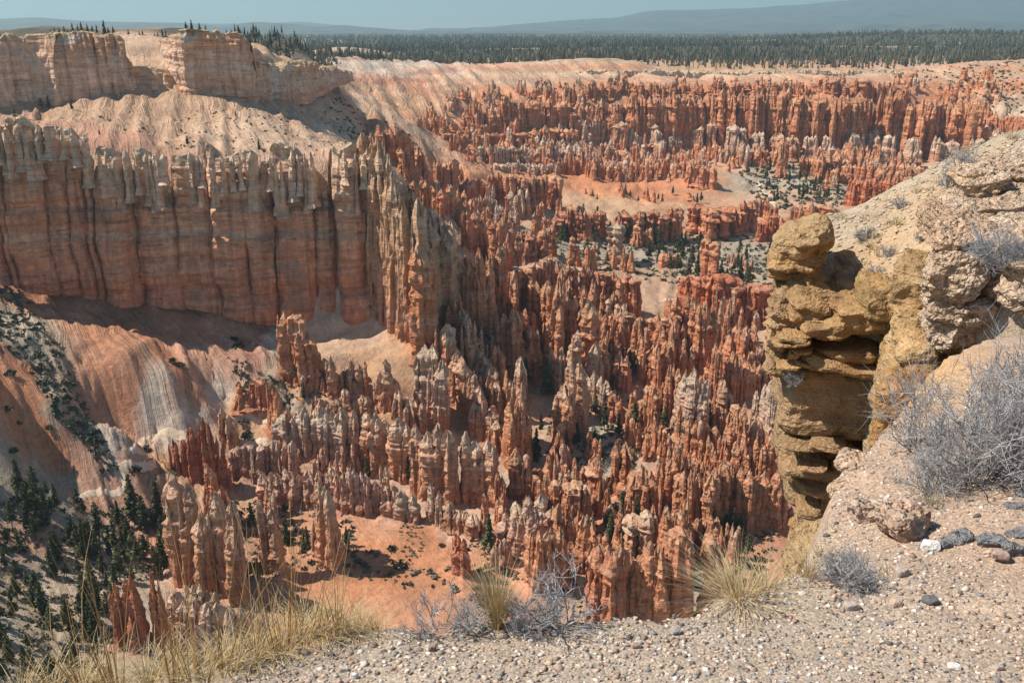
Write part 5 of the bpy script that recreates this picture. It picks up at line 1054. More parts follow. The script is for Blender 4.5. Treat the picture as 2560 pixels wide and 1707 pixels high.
# ------------------------------------------------------------------ foreground: gravel ledge, spur, outcrop
def rbf(ctrl, lam=1e-3):
    c = np.array(ctrl, float); w = P(c[:, 0], c[:, 1], c[:, 2]); u = w[:, :2]; n = len(u)
    def K(a, b): return np.sqrt(((a[:, None] - b[None]) ** 2).sum(-1) + .02)
    A = np.zeros((n + 3, n + 3)); A[:n, :n] = -K(u, u) + lam * np.eye(n); A[:n, n] = 1; A[n, :n] = 1; A[:n, n + 1:] = u; A[n + 1:, :n] = u.T
    s = np.linalg.solve(A, np.concatenate([w[:, 2], np.zeros(3)]))
    def f(X, Y):
        q = np.stack([np.ravel(X), np.ravel(Y)], -1); return (-K(q, u) @ s[:n] + s[n] + q @ s[n + 1:]).reshape(np.shape(X))
    return f
near_z0 = rbf([(100,1900,1.55),(1280,1900,1.55),(2560,1900,1.55),(3000,1800,1.75),(560,1707,1.95),(900,1640,2.1),(850,1575,2.28),(1100,1568,2.27),(1280,1552,2.29),(1500,1537,2.33),(1700,1527,2.36),(1850,1502,2.43),(1960,1460,2.55),(2000,1440,2.62),(1500,1620,2.12),(2000,1560,2.27),
  (2080,1400,2.8),(2300,1430,2.55),(2560,1480,2.38),(2300,1290,3.0),(2560,1300,2.85),(2130,1300,3.1),(2100,1230,3.5),(2230,1180,3.6),(2400,1150,3.6),(2560,1120,3.55),(2700,1150,3.4),(2300,1050,4.4),(2560,1000,4.2),(2450,930,5.0),(2560,880,5.2),(2700,900,5.0),(2300,960,5.2)])
EDGE = P(*np.array([(-300,2100,1.25),(100,1860,1.6),(350,1770,1.8),(560,1707,1.95),(700,1640,2.12),(850,1575,2.28),(1050,1562,2.28),(1150,1572,2.27),(1280,1552,2.29),(1500,1537,2.33),(1700,1527,2.36),(1850,1502,2.43),(1960,1458,2.55),(2005,1430,2.66),(2040,1370,2.9),(2080,1290,3.15),(2086,1220,3.5),(2150,1160,3.85),(2200,1100,4.25),(2250,1040,4.7),(2330,960,5.3),(2480,860,6.0),(2700,800,6.4)]).T)
def near_z(X, Y):
    z = near_z0(X, Y); ye = np.interp(X, EDGE[:, 0], EDGE[:, 1]); ye = ye + .05 * noise1(X * 9, 5) + .03 * noise1(X * 25, 6)
    d = np.maximum(0, Y - ye); lump = .018 * fbm2(np.stack([X, Y], -1) * 3.2, 4, 33)
    lump = lump + .05 * fbm2(np.stack([X, Y], -1) * 1.7, 3, 34) * sstep(1.1, 1.8, X)
    return z + lump - (1.6 * d + 1.2 * d * d) * 1.0
M_GRAVEL, _t, _b = nodes('gravel_soil')
_w = world_pos(_t, (1, 1, 1)); _v = N(_t, 'ShaderNodeTexVoronoi'); _v.inputs['Scale'].default_value = 115; _t.links.new(_w, _v.inputs['Vector'])
_n = noise_node(_t, _w, 45., 5, .7); _n2 = noise_node(_t, _w, 5., 4, .6)
_hs = N(_t, 'ShaderNodeHueSaturation'); _hs.inputs['Saturation'].default_value = .25; _t.links.new(_v.outputs['Color'], _hs.inputs['Color'])
_bw = N(_t, 'ShaderNodeRGBToBW'); _t.links.new(_v.outputs['Color'], _bw.inputs[0])
_t.links.new(scale_col(_t, attr(_t), mult(_t, mult(_t, ramp(_t, _bw.outputs[0], .2, .8, .72, 1.25), ramp(_t, _n, .3, .7, .82, 1.15)), ramp(_t, _n2, .3, .7, .86, 1.1))), _b.inputs['Base Color'])
bump(_t, _b, addn(_t, mult(_t, _v.outputs['Distance'], -.6), _n), .7, .007)
gx = np.linspace(-2.4, 4.2, 210); gy = np.concatenate([np.linspace(1.0, 4.0, 130)[:-1], np.linspace(4.0, 7.4, 50)]); X, Y = np.meshgrid(gx, gy); Z = near_z(X, Y)
pinkish = sstep(.9, 1.7, X + .35 * (Y - 2.4) + .25 * fbm2(np.stack([X, Y], -1) * 2, 3, 3))
cN = mixc((.40,.32,.24), (.43,.305,.215), pinkish); cN = mixc(cN, (.52,.30,.13), sstep(4.2, 4.8, Y) * sstep(3.4, 2.2, X))
tag(obj('ground', mesh_np('gravel_ledge', np.stack([X, Y, Z], -1).reshape(-1, 3), grid_quads(len(gy), len(gx)), None, cN.reshape(-1, 3)), M_GRAVEL), 'gravel ledge', kind='structure')
# pebbles
M_STONE, _t, _b = nodes('pebble'); _n = noise_node(_t, world_pos(_t, (1, 1, 1)), 120., 4, .6)
_t.links.new(scale_col(_t, attr(_t), ramp(_t, _n, .3, .7, .85, 1.12)), _b.inputs['Base Color'])
def icos(sub):
    import bmesh
    bm = bmesh.new(); bmesh.ops.create_icosphere(bm, subdivisions=sub, radius=1.0)
    V = np.array([v.co[:] for v in bm.verts]); T = np.array([[v.index for v in f.verts] for f in bm.faces]); bm.free(); return V, T
ICO1, ICO2 = icos(1), icos(2)
OCT = (np.array([(1,0,0),(-1,0,0),(0,1,0),(0,-1,0),(0,0,1),(0,0,-1)], float), np.array([(0,2,4),(2,1,4),(1,3,4),(3,0,4),(2,0,5),(1,2,5),(3,1,5),(0,3,5)]))
PEB = np.array([(.16,.15,.145),(.72,.68,.62),(.34,.25,.20),(.60,.52,.44),(.56,.44,.34),(.50,.36,.27),(.66,.60,.53),(.38,.35,.32),(.30,.30,.30),(.46,.38,.32),(.55,.40,.29),(.42,.30,.24),(.62,.50,.40)])
def pebbles(name, label, X, Y, Z, S, ico, seed, colors=PEB):
    r = np.random.default_rng(seed); V0, T0 = ico; n = len(X); k = len(V0)
    sc3 = S[:, None] * np.stack([r.uniform(.8, 1.4, n), r.uniform(.7, 1.2, n), r.uniform(.45, .8, n)], 1)
    V = V0[None] * (1 + .22 * r.normal(size=(n, k, 1)).clip(-1.5, 1.5)) * sc3[:, None]
    a = r.uniform(0, 6.28, n); ca, sa = np.cos(a)[:, None], np.sin(a)[:, None]
    x = V[..., 0] * ca - V[..., 1] * sa; y = V[..., 0] * sa + V[..., 1] * ca; z = V[..., 2] + r.normal(size=(n, 1)) * .25 * x
    V = np.stack([x + X[:, None], y + Y[:, None], z + Z[:, None]], -1)
    C = np.broadcast_to((colors[r.integers(len(colors), size=n)] * r.uniform(.75, 1.15, (n, 1)))[:, None], V.shape)
    T = (T0[None] + (np.arange(n) * k)[:, None, None]).reshape(-1, 3)
    return tag(obj(name, mesh_np(name, V.reshape(-1, 3), None, T, C.reshape(-1, 3), True), M_STONE), label, None, None, 'stuff')
r6 = np.random.default_rng(91)
def on_ledge(n, x0, x1, y0, y1, inset=.0):
    X = r6.uniform(x0, x1, n); Y = r6.uniform(y0, y1, n); ye = np.interp(X, EDGE[:, 0], EDGE[:, 1])
    px, py = PX(X, Y, near_z0(X, Y)); ok = (Y < ye - inset) & (px > -60) & (px < 3300) & (py < 1760); return X[ok], Y[ok]
X, Y = on_ledge(78000, -1.6, 4.1, 1.5, 5.2); pk = sstep(.9, 1.8, X + .35 * (Y - 2.4)); keep = r6.random(len(X)) > pk * .55; X, Y = X[keep], Y[keep]
S = .0036 + .0075 * r6.random(len(X)) ** 2.0; pebbles('gravel', 'fine mixed gravel on the ledge', X, Y, near_z(X, Y) + S * .1, S, OCT, 5, PEB * np.array([.95, .92, .88]))
X, Y = on_ledge(4600, -1.6, 4.1, 1.5, 5.0); S = .0045 + .009 * r6.random(len(X)) ** 3; pebbles('gravel', 'coarser pebbles on the ledge', X, Y, near_z(X, Y) + S * .2, S, ICO1, 6, PEB * np.array([.95, .91, .86]))

# ---- rocks
def conglo_material():
    m, t, b = nodes('conglomerate'); w = world_pos(t, (1, 1, 1)); v = N(t, 'ShaderNodeTexVoronoi'); v.inputs['Scale'].default_value = 26; t.links.new(w, v.inputs['Vector'])
    v2 = N(t, 'ShaderNodeTexVoronoi'); v2.inputs['Scale'].default_value = 60; t.links.new(w, v2.inputs['Vector'])
    bw = N(t, 'ShaderNodeRGBToBW'); t.links.new(v.outputs['Color'], bw.inputs[0]); bw2 = N(t, 'ShaderNodeRGBToBW'); t.links.new(v2.outputs['Color'], bw2.inputs[0])
    n = noise_node(t, w, 6., 4, .6)
    t.links.new(scale_col(t, attr(t), mult(t, mult(t, ramp(t, bw.outputs[0], .2, .8, .72, 1.28), ramp(t, bw2.outputs[0], .2, .8, .85, 1.15)), ramp(t, n, .3, .7, .8, 1.15))), b.inputs['Base Color'])
    bump(t, b, addn(t, mult(t, v.outputs['Distance'], -1.2), mult(t, v2.outputs['Distance'], -.5)), 1.0, .03); return m
def sandstone_material():
    m, t, b = nodes('yellow_sandstone'); w = world_pos(t, (1, 1, 1)); ws = world_pos(t, (1.2, 1.2, 9)); n = noise_node(t, w, 3., 6, .7); n2 = noise_node(t, ws, 1.3, 4, .6); n3 = noise_node(t, w, 22., 4, .7)
    t.links.new(scale_col(t, attr(t), mult(t, mult(t, ramp(t, n, .3, .7, .62, 1.2), ramp(t, n2, .3, .7, .74, 1.14)), ramp(t, n3, .3, .7, .88, 1.1))), b.inputs['Base Color'])
    bump(t, b, addn(t, n, addn(t, mult(t, n2, .9), mult(t, n3, .45))), 1.0, .16); return m
M_CONGLO = conglo_material(); M_SAND = sandstone_material()
def cube_grid(n):
    u = np.linspace(-1, 1, n); a, b = np.meshgrid(u, u); o = np.ones_like(a); V = []; Q = []
    for k, f in enumerate([(o, a, b), (-o, b, a), (b, o, a), (a, -o, b), (a, b, o), (b, a, -o)]):
        V.append(np.stack(f, -1).reshape(-1, 3)); Q.append(grid_quads(n, n) + k * n * n)
    V = np.concatenate(V); Q = np.concatenate(Q)
    key = np.round(V * 1e5).astype(np.int64); _, idx, inv = np.unique(key, axis=0, return_index=True, return_inverse=True)
    return V[idx], inv.reshape(-1)[Q]
CG = {n: cube_grid(n) for n in (8, 14, 18, 30, 40)}
def rock_mesh(name, dims, seed, n=18, e=4.5, amp=.16, strata=.10, lay=.14, c1=(.5,.4,.25), c2=None, tilt=0.0, smooth=False, cuts=7, grow=1.0):
    """irregular weathered block: dims in metres, ledges cut along its beds"""
    V, Q = CG[n]; r = np.random.default_rng(seed); d = np.asarray(dims, float) / 2
    V = V / ((np.abs(V) ** e).sum(1) ** (1 / e))[:, None]; nrm = V.copy(); so = r.uniform(-50, 50, 3)
    p = V.copy(); s = min(d)
    for k in range(cuts):          # broken faces
        nn = r.normal(size=3); nn /= np.linalg.norm(nn); h = p @ nn; lim = h.max() * r.uniform(.72, .93)
        p = p - nn * np.maximum(0, h - lim)[:, None] * .92
    p = p * d
    p = p + nrm * (fbm3(p / (s * 1.0) + so, 3, 7) * amp * 1.7 * s)[:, None]
    zz = p[:, 2] + tilt * p[:, 0] + .05 * s * fbm3(p / s + so, 2, 8)
    L = np.tanh(4 * noise1(zz / lay + so[0], 4)) * .6 + np.tanh(4 * noise1(zz / (lay * .4) + so[1], 5)) * .4
    p[:, :2] = p[:, :2] + nrm[:, :2] * (L * strata * s)[:, None]
    p = p + nrm * ((.3 - np.abs(fbm3(p / (s * .45) + so, 4, 9, .65))) * amp * 1.3 * s)[:, None] + nrm * (fbm3(p / .13 + so, 3, 19, .65) * .05)[:, None] * np.minimum(1, s / .2)
    t = .5 + .5 * np.tanh(2.2 * fbm3(p / (s * 1.1) + so, 3, 11)); C = mixc(c1, c2 if c2 is not None else np.array(c1) * .8, t)
    return mesh_np(name, p * grow, Q, None, C, smooth)
YEL = (.63,.385,.17); YEL2 = (.57,.345,.17); TANR = (.56,.37,.205); TANR2 = (.47,.30,.16); GREYC = (.50,.385,.28); GREYC2 = (.45,.31,.20); PALEY = (.66,.46,.25)
outcrop = empty('rock_outcrop', P(2080, 1340, 8.8)); tag(outcrop, 'yellow and tan layered sandstone outcrop jutting over the canyon at the right', 'rock outcrop')
conglo = empty('rock_outcrop', P(2420, 880, 6.6)); tag(conglo, 'grey pebbly conglomerate ledges stacked on the spur slope at the right', 'rock outcrop')
_rs = [500]
def block(root, name, x0, x1, y0, y1, Y, depth, c1, c2, mat, n=18, rot=0., **k):
    """a block whose face is sighted between these pixels, Y metres ahead"""
    c = P((x0 + x1) / 2, (y0 + y1) / 2, Y); m = float(mpp((x0 + x1) / 2, (y0 + y1) / 2, Y)); w = (x1 - x0) * m; h = (y1 - y0) * m / .93; _rs[0] += 1
    o = obj(name, rock_mesh(name, (w, depth, h), _rs[0], n, c1=c1, c2=c2, **k), mat, root, c * (1 + depth / 2 / np.linalg.norm(c[:2])) * np.array([1, 1, 0]) + np.array([0, 0, c[2]]) - np.array(root.location))
    o.rotation_euler = (0, R(rot), -math.atan2(c[0], c[1]) * .9 + R(rng.uniform(-5, 5))); return o
B = lambda *a, **k: block(outcrop, *a, **k)
# tan lower cliff, course by course
B('bed', 1918,2216,925,1112, 8.7,2.4, TANR,TANR2,M_SAND, 30, cuts=1, e=8, amp=.07, strata=.05, lay=.30)
B('bed', 1926,2206,1108,1176, 8.9,2.2, TANR,TANR2,M_SAND, 30, cuts=1, e=7, amp=.10, strata=.12, lay=.16, rot=2)
B('bed', 1934,2190,1168,1232, 8.8,2.2, TANR,TANR2,M_SAND, 30, cuts=1, e=7, amp=.10, strata=.10, lay=.16, rot=3)
B('bed', 1948,2160,1226,1284, 8.85,2.0, TANR,TANR2,M_SAND, 30, cuts=1, e=7, amp=.09, strata=.14, lay=.12, rot=2)
B('bed', 1964,2110,1276,1350, 8.9,1.8, TANR,TANR2,M_SAND, 18, cuts=1, e=6, amp=.10, strata=.08, lay=.2)
B('bed', 1976,2150,1330,1470, 9.3,1.8, YEL,(.52,.30,.11),M_SAND, 18, amp=.14)
B('pillar', 2168,2262,955,1175, 8.3,1.4, (.50,.41,.26),TANR,M_SAND, 18, e=5, amp=.09, strata=.05, lay=.4, grow=1.14)
B('pillar', 2140,2222,850,1130, 8.95,.9, TANR,YEL2,M_SAND, 18, e=5, amp=.12, strata=.10, lay=.14)
B('pillar', 2160,2240,1110,1215, 8.2,1.0, TANR,(.46,.35,.2),M_SAND, 18, e=4.5, amp=.10, grow=1.14)
B('bed', 1916,2010,880,960, 8.75,1.2, TANR,YEL2,M_SAND, 18, amp=.16)
B('foot', 2010,2420,1300,2900, 9.6,3.0, TANR,TANR2,M_SAND, 30, e=6, cuts=3, amp=.08, strata=.08, lay=.5)
# rugged yellow middle with the hollow
B('bed', 1918,2030,780,900, 8.8,1.6, YEL2,TANR,M_SAND, 30, amp=.22, strata=.14, lay=.12)
B('ledge', 2010,2180,868,904, 8.6,1.5, YEL,YEL2,M_SAND, 18, e=4.5, amp=.12, strata=.2, lay=.06, rot=-3, grow=1.14)
B('ledge', 1990,2150,896,926, 8.5,1.6, YEL,YEL2,M_SAND, 18, e=4.5, amp=.12, strata=.2, lay=.06, rot=3, grow=1.14)
B('ledge', 2060,2220,916,942, 8.5,1.6, YEL2,TANR,M_SAND, 18, e=4.5, amp=.12, strata=.2, lay=.06, rot=2, grow=1.14)
B('ledge', 2030,2150,832,872, 8.9,1.4, YEL,YEL2,M_SAND, 18, e=4.5, amp=.13, strata=.2, lay=.07, rot=4, grow=1.14)
B('back_wall', 2020,2240,780,950, 9.6,1.2, YEL2,(.44,.29,.13),M_SAND, 30, e=6, amp=.08, strata=.10, lay=.1)
B('roof_block', 2070,2226,764,832, 8.55,1.5, YEL,YEL2,M_SAND, 30, e=6, amp=.15, strata=.14, lay=.1, rot=-3, grow=1.14)
B('roof_block', 1984,2100,800,850, 8.6,1.4, YEL,YEL2,M_SAND, 18, e=4.5, amp=.13, strata=.18, lay=.08, rot=-10, grow=1.14)
B('roof_block', 1960,2060,738,806, 8.8,1.3, YEL,YEL2,M_SAND, 18, e=4.5, amp=.15, strata=.12, lay=.1, rot=12, grow=1.14)
B('roof_block', 2140,2230,745,800, 8.4,1.0, YEL,(.46,.30,.14),M_SAND, 18, e=4.5, amp=.16, strata=.12, lay=.1, grow=1.14)
# pinnacle at the upper left
B('pinnacle_block', 1940,2068,590,648, 9.3,1.1, PALEY,YEL,M_SAND, 18, e=4.5, amp=.15, strata=.12, lay=.1, rot=-12, grow=1.14)
B('pinnacle_block', 1930,2046,636,700, 9.25,1.0, YEL,YEL2,M_SAND, 18, e=4.5, amp=.15, strata=.14, lay=.1, rot=-4, grow=1.14)
B('pinnacle_block', 1948,2030,690,760, 9.2,.9, YEL,(.44,.28,.12),M_SAND, 18, e=4.5, amp=.16, strata=.12, lay=.1, grow=1.14)
B('pinnacle_block', 1936,1990,730,800, 9.1,.9, YEL2,TANR,M_SAND, 18, e=4.5, amp=.15, strata=.12, lay=.1, rot=8, grow=1.14)
B('pinnacle_block', 1985,2040,720,775, 9.05,.6, YEL,YEL2,M_SAND, 18, e=4.5, amp=.15, rot=-35, grow=1.14)
rb = np.random.default_rng(77)
for y0, xa, xb, nn, c in ((846,1936,2020,2,YEL),(862,1930,2040,3,YEL2),(880,1924,2060,3,YEL),(900,1960,2120,3,YEL2),(918,1930,2150,3,YEL),(1112,1930,2190,4,TANR),(1170,1940,2170,4,TANR),(1228,1952,2140,3,TANR),(1280,1972,2090,2,TANR2),(800,1990,2200,3,YEL),(730,1944,2030,2,YEL2),(664,1934,2040,2,YEL),(612,1944,2060,2,PALEY)):
    for i in range(nn):          # thin split slabs along the bedding
        w = rb.uniform(40, 100); x = rb.uniform(xa, max(xa + 5, xb - w)); h = rb.uniform(9, 20); y = y0 + rb.uniform(-7, 7)
        B('slab', x, x + w, y, y + h, 8.45 + rb.uniform(0, .25) + (.6 if y0 < 760 else 0), rb.uniform(.4, .8), np.array(c) * rb.uniform(.85, 1.08), YEL2, M_SAND, 14, e=5, cuts=6, amp=.2, strata=.2, lay=.04, rot=rb.uniform(-10, 8))
# yellow pillar behind
B('pillar', 2232,2316,690,800, 8.2,1.1, YEL,PALEY,M_SAND, 18, e=4.5, amp=.13, strata=.12, lay=.14, grow=1.14)
B('pillar', 2225,2330,790,900, 8.0,1.1, YEL,PALEY,M_SAND, 18, e=4.5, amp=.13, strata=.10, lay=.14, grow=1.14)
B('boulder', 2248,2334,866,936, 7.4,.7, YEL,PALEY,M_SAND, 18, amp=.12, strata=.12, lay=.09, rot=-14, grow=1.14)
B('boulder', 2260,2360,925,985, 7.2,.8, YEL,(.44,.28,.12),M_SAND, 18, amp=.2, strata=.12, lay=.1, grow=1.14)
B('bank', 2190,2330,935,1130, 7.4,1.4, PALEY,YEL,M_SAND, 30, amp=.14, strata=.05, lay=.2, grow=1.14)
B('bank', 2195,2330,985,1230, 6.4,.5, (.58,.37,.16),(.52,.26,.10),M_SAND, 30, e=5, cuts=3, amp=.12, strata=.06, lay=.2, grow=1.14)
B('bank', 2290,2470,990,1240, 6.2,.4, (.57,.36,.16),(.50,.27,.11),M_SAND, 30, e=6, cuts=3, amp=.10, strata=.04, lay=.2, grow=1.14)
B('back_wall', 2200,2520,860,1200, 7.8,1.0, (.56,.40,.22),(.50,.33,.16),M_SAND, 18, e=7, cuts=1, amp=.06)
B('bank', 1960,2100,1390,1500, 5.8,.6, PALEY,(.55,.38,.19),M_SAND, 18, amp=.16, strata=.05, lay=.2, grow=1.14)
# conglomerate
Cg = lambda *a, **k: block(conglo, *a, **k)
Cg('block', 2318,2452,632,775, 7.0,1.1, GREYC,GREYC2,M_CONGLO, 30, e=6, cuts=8, amp=.13, strata=.10, lay=.14, rot=3)
Cg('block', 2306,2446,762,895, 6.95,1.1, GREYC,(.45,.31,.21),M_CONGLO, 30, e=5, cuts=8, amp=.15, strata=.10, lay=.14, rot=-3)
Cg('block', 2462,2720,596,700, 6.7,1.3, (.47,.33,.22),GREYC,M_CONGLO, 30, e=6, cuts=8, amp=.14, strata=.14, lay=.12, rot=-5)
Cg('block', 2478,2740,682,806, 6.6,1.2, GREYC,(.47,.33,.22),M_CONGLO, 30, e=5, cuts=8, amp=.15, strata=.12, lay=.12, rot=4)
Cg('back_wall', 2400,2640,640,900, 7.7,.8, (.42,.27,.17),GREYC2,M_CONGLO, 18, e=6, amp=.1)
Cg('ledge', 2290,2470,575,650, 7.1,1.4, GREYC2,(.46,.31,.20),M_CONGLO, 30, e=5, cuts=8, amp=.16, strata=.2, lay=.07, rot=4)
Cg('ledge', 2330,2620,505,600, 7.8,1.3, GREYC,GREYC2,M_CONGLO, 40, e=4, cuts=8, amp=.16, strata=.2, lay=.09, rot=-9)
Cg('ledge', 2384,2500,440,520, 8.1,1.0, (.48,.32,.20),GREYC,M_CONGLO, 30, e=4, cuts=8, amp=.18, strata=.2, lay=.08, rot=-12)
Cg('ledge', 2460,2680,400,500, 8.6,1.2, GREYC,(.46,.31,.20),M_CONGLO, 30, e=4, cuts=8, amp=.18, strata=.2, lay=.09, rot=-14)
Cg('chunk', 2090,2240,1172,1216, 4.6,.25, GREYC,(.46,.32,.22),M_CONGLO, 18, e=4, amp=.2, strata=.1, lay=.1, rot=8)
Cg('chunk', 2080,2200,1226,1310, 4.0,.30, (.47,.36,.27),GREYC2,M_CONGLO, 30, e=4, amp=.2, strata=.06, lay=.1, rot=10)
# the slope of the spur
HZ = rbf([(2060,560,11.5),(2140,525,12),(2200,500,12.2),(2330,432,12.2),(2480,350,12.4),(2560,320,12.6),(2750,280,12.8),(2060,760,9.4),(1990,690,9.9),(2000,600,11),(2200,790,8.9),(2300,660,9.0),(2200,640,10),(2350,560,9.6),(2450,470,9.8),(2560,470,9.2),(2750,420,9.4),(2560,560,7.9),(2560,640,7.3),(2300,800,8.0),(2400,640,7.7),(2750,620,7.2)])
lip = P(*np.array([(2030,770,9.2),(1990,700,9.8),(1985,600,10.8),(2040,552,11.8),(2050,548,14)]).T)
front = P(*np.array([(1900,800,9.3),(2060,790,9.25),(2220,800,8.7),(2300,800,8.0),(2400,700,7.3),(2560,680,6.9),(2800,650,6.7)]).T)
def hill_z(X, Y):
    z = HZ(X, Y) + .07 * fbm2(np.stack([X, Y], -1) * .9, 4, 51) + .03 * fbm2(np.stack([X, Y], -1) * 4, 3, 52)
    dl = np.maximum(0, np.interp(Y, lip[:, 1], lip[:, 0]) - X); df = np.maximum(0, np.interp(X, front[:, 0], front[:, 1]) - Y); db = np.maximum(0, Y - (12.3 + .04 * X))
    return z - 2.2 * dl - 2.6 * df - .9 * db - .3 * db * db
X, Y = np.meshgrid(np.linspace(2.3, 9.6, 170), np.linspace(6.0, 15, 190)); Z = hill_z(X, Y)
n1 = fbm2(np.stack([X, Y], -1) * .8, 4, 55); cH = mixc((.44,.35,.24), (.37,.30,.215), .5 + .5 * np.tanh(2 * n1)); cH = mixc(cH, (.50,.32,.17), sstep(.15, .5, fbm2(np.stack([X, Y], -1) * .5, 3, 56)) * .6)
_q = grid_quads(190, 170); _keep = ((X > np.interp(Y, lip[:, 1], lip[:, 0]) - .06) & (Y > np.interp(X, front[:, 0], front[:, 1]) - .3)).ravel()[_q].all(1)
tag(obj('hillside', mesh_np('hillside', np.stack([X, Y, Z], -1).reshape(-1, 3), _q[_keep], None, cH.reshape(-1, 3)), M_GRAVEL), kind='structure')
def on_hill(n):
    X = r6.uniform(3.0, 9, n); Y = r6.uniform(7.2, 12.6, n); ok = (X > np.interp(Y, lip[:, 1], lip[:, 0])) & (Y > np.interp(X, front[:, 0], front[:, 1])); return X[ok], Y[ok]
X, Y = on_hill(7000); S = .008 + .034 * r6.random(len(X)) ** 2.5; pebbles('gravel', 'stony rubble on the spur slope', X, Y, hill_z(X, Y) + S * .2, S, OCT, 8, np.array([(.52,.40,.27),(.46,.35,.24),(.56,.44,.31),(.42,.31,.2),(.50,.42,.33)]))
def hill_at(px, py):
    ys = np.linspace(7, 14, 700); p = P(px, py, ys); k = np.argmax(p[:, 2] <= hill_z(p[:, 0], ys)); return p[k]
def near_at(px, py):
    ys = np.linspace(1.3, 6.5, 900); p = P(px, py, ys); k = np.argmax(p[:, 2] <= near_z0(p[:, 0], ys)); q = p[k].copy(); q[2] = near_z(q[0:1], q[1:2])[0] if False else p[k][2]; return q
def stone(px, py, wpx, hpx, label, c1, c2, mat, at, n=14, group=None, rot=0, name='stone', **k):
    g = at(px, py); m = float(mpp(px, py, g[1])); _rs[0] += 1
    o = obj(name, rock_mesh(name, (wpx * m, wpx * m * .75, hpx * m), _rs[0], n, c1=c1, c2=c2, **k), mat, None, g + np.array([0, 0, (.25 if mat is not M_SAND or at is not near_at else -.02) * hpx * m])); o.rotation_euler = (R(rng.uniform(-8, 8)), R(rot), R(rng.uniform(-30, 30)))
    return tag(o, label, 'stone' if name == 'stone' else 'boulder', group)
for a in [(2150,690,60,14,-20,'long flat pale stone on the spur slope'),(2110,640,50,14,-10,'flat orange slab behind the shaded pinnacle'),(2130,712,44,12,-28,'tilted thin slab in the middle of the spur slope'),(2320,560,34,12,-18,'small flat stone at the top of the spur slope'),(2190,758,30,10,-30,'narrow slab right above the hollow'),(2050,752,52,26,-30,'yellow slab leaning at the lip of the slope'),(2260,655,26,10,-20,'little stone left of the yellow pillar')]: stone(a[0], a[1], a[2], a[3], a[5], PALEY, YEL2, M_SAND, hill_at, rot=a[4], strata=.05)
stone(2262,1330,140,90,'big pebbly conglomerate boulder on the near slope',(.47,.35,.26),(.42,.27,.18),M_CONGLO,near_at,30,name='boulder',rot=6,amp=.2,strata=.1,lay=.06)
stone(2180,1290,110,50,'low pebbly rock left of the conglomerate boulder',(.48,.37,.29),GREYC2,M_CONGLO,near_at,18,name='boulder',amp=.2,strata=.1,lay=.05)
DARK=(.22,.22,.225); DARK2=(.36,.33,.30)
for a in [(2545,1275,60,34,-20,'dark grey slab at the right edge, highest'),(2400,1345,70,22,-12,'flat dark grey stone right of the conglomerate boulder'),(2478,1352,66,28,-8,'dark grey stone between the flat one and the right edge'),(2528,1375,50,40,10,'dark angular stone near the right edge'),(2366,1360,40,24,0,'small dark stone beside the conglomerate boulder'),(2558,1240,40,50,0,'dark upright stone cut by the right edge'),(2545,1335,60,18,-14,'thin brown slab at the right edge')]: stone(a[0], a[1], a[2], a[3], a[5], DARK, DARK2, M_SAND, near_at, 14, rot=a[4], strata=.08, lay=.02)
for a in [(2326,1372,44,28,'tan block below the conglomerate boulder'),(2255,1440,34,30,'tan wedge standing on the near slope'),(2328,1505,40,20,'brown stone half sunk in the gravel'),(2240,1510,30,16,'pale round stone in the gravel slope'),(2005,1492,18,22,'small upright stone by the golden tuft'),(1334,1566,30,12,'flat bluish stone behind the grass tuft'),(2500,1392,40,20,'reddish stone under the dark angular one'),(2130,1520,36,22,'cream lump of stones on the gravel crest'),(860,1676,22,18,'pale pebble at the bottom left of the gravel'),(886,1690,20,16,'tan pebble at the bottom left of the gravel'),(1080,1622,22,16,'bluish pebble left of the grass tuft'),(1590,1618,26,18,'cream flat pebble at the centre of the ledge'),(2385,1668,30,12,'white flat pebble at the lower right'),(2495,1672,24,14,'white pebble at the right bottom'),(1690,1578,26,12,'white flat pebble right of centre')]:
    c = PEB[rng.integers(len(PEB))]; stone(a[0], a[1], a[2], a[3], a[4], c, c * .8, M_STONE, near_at, 8, strata=.03)
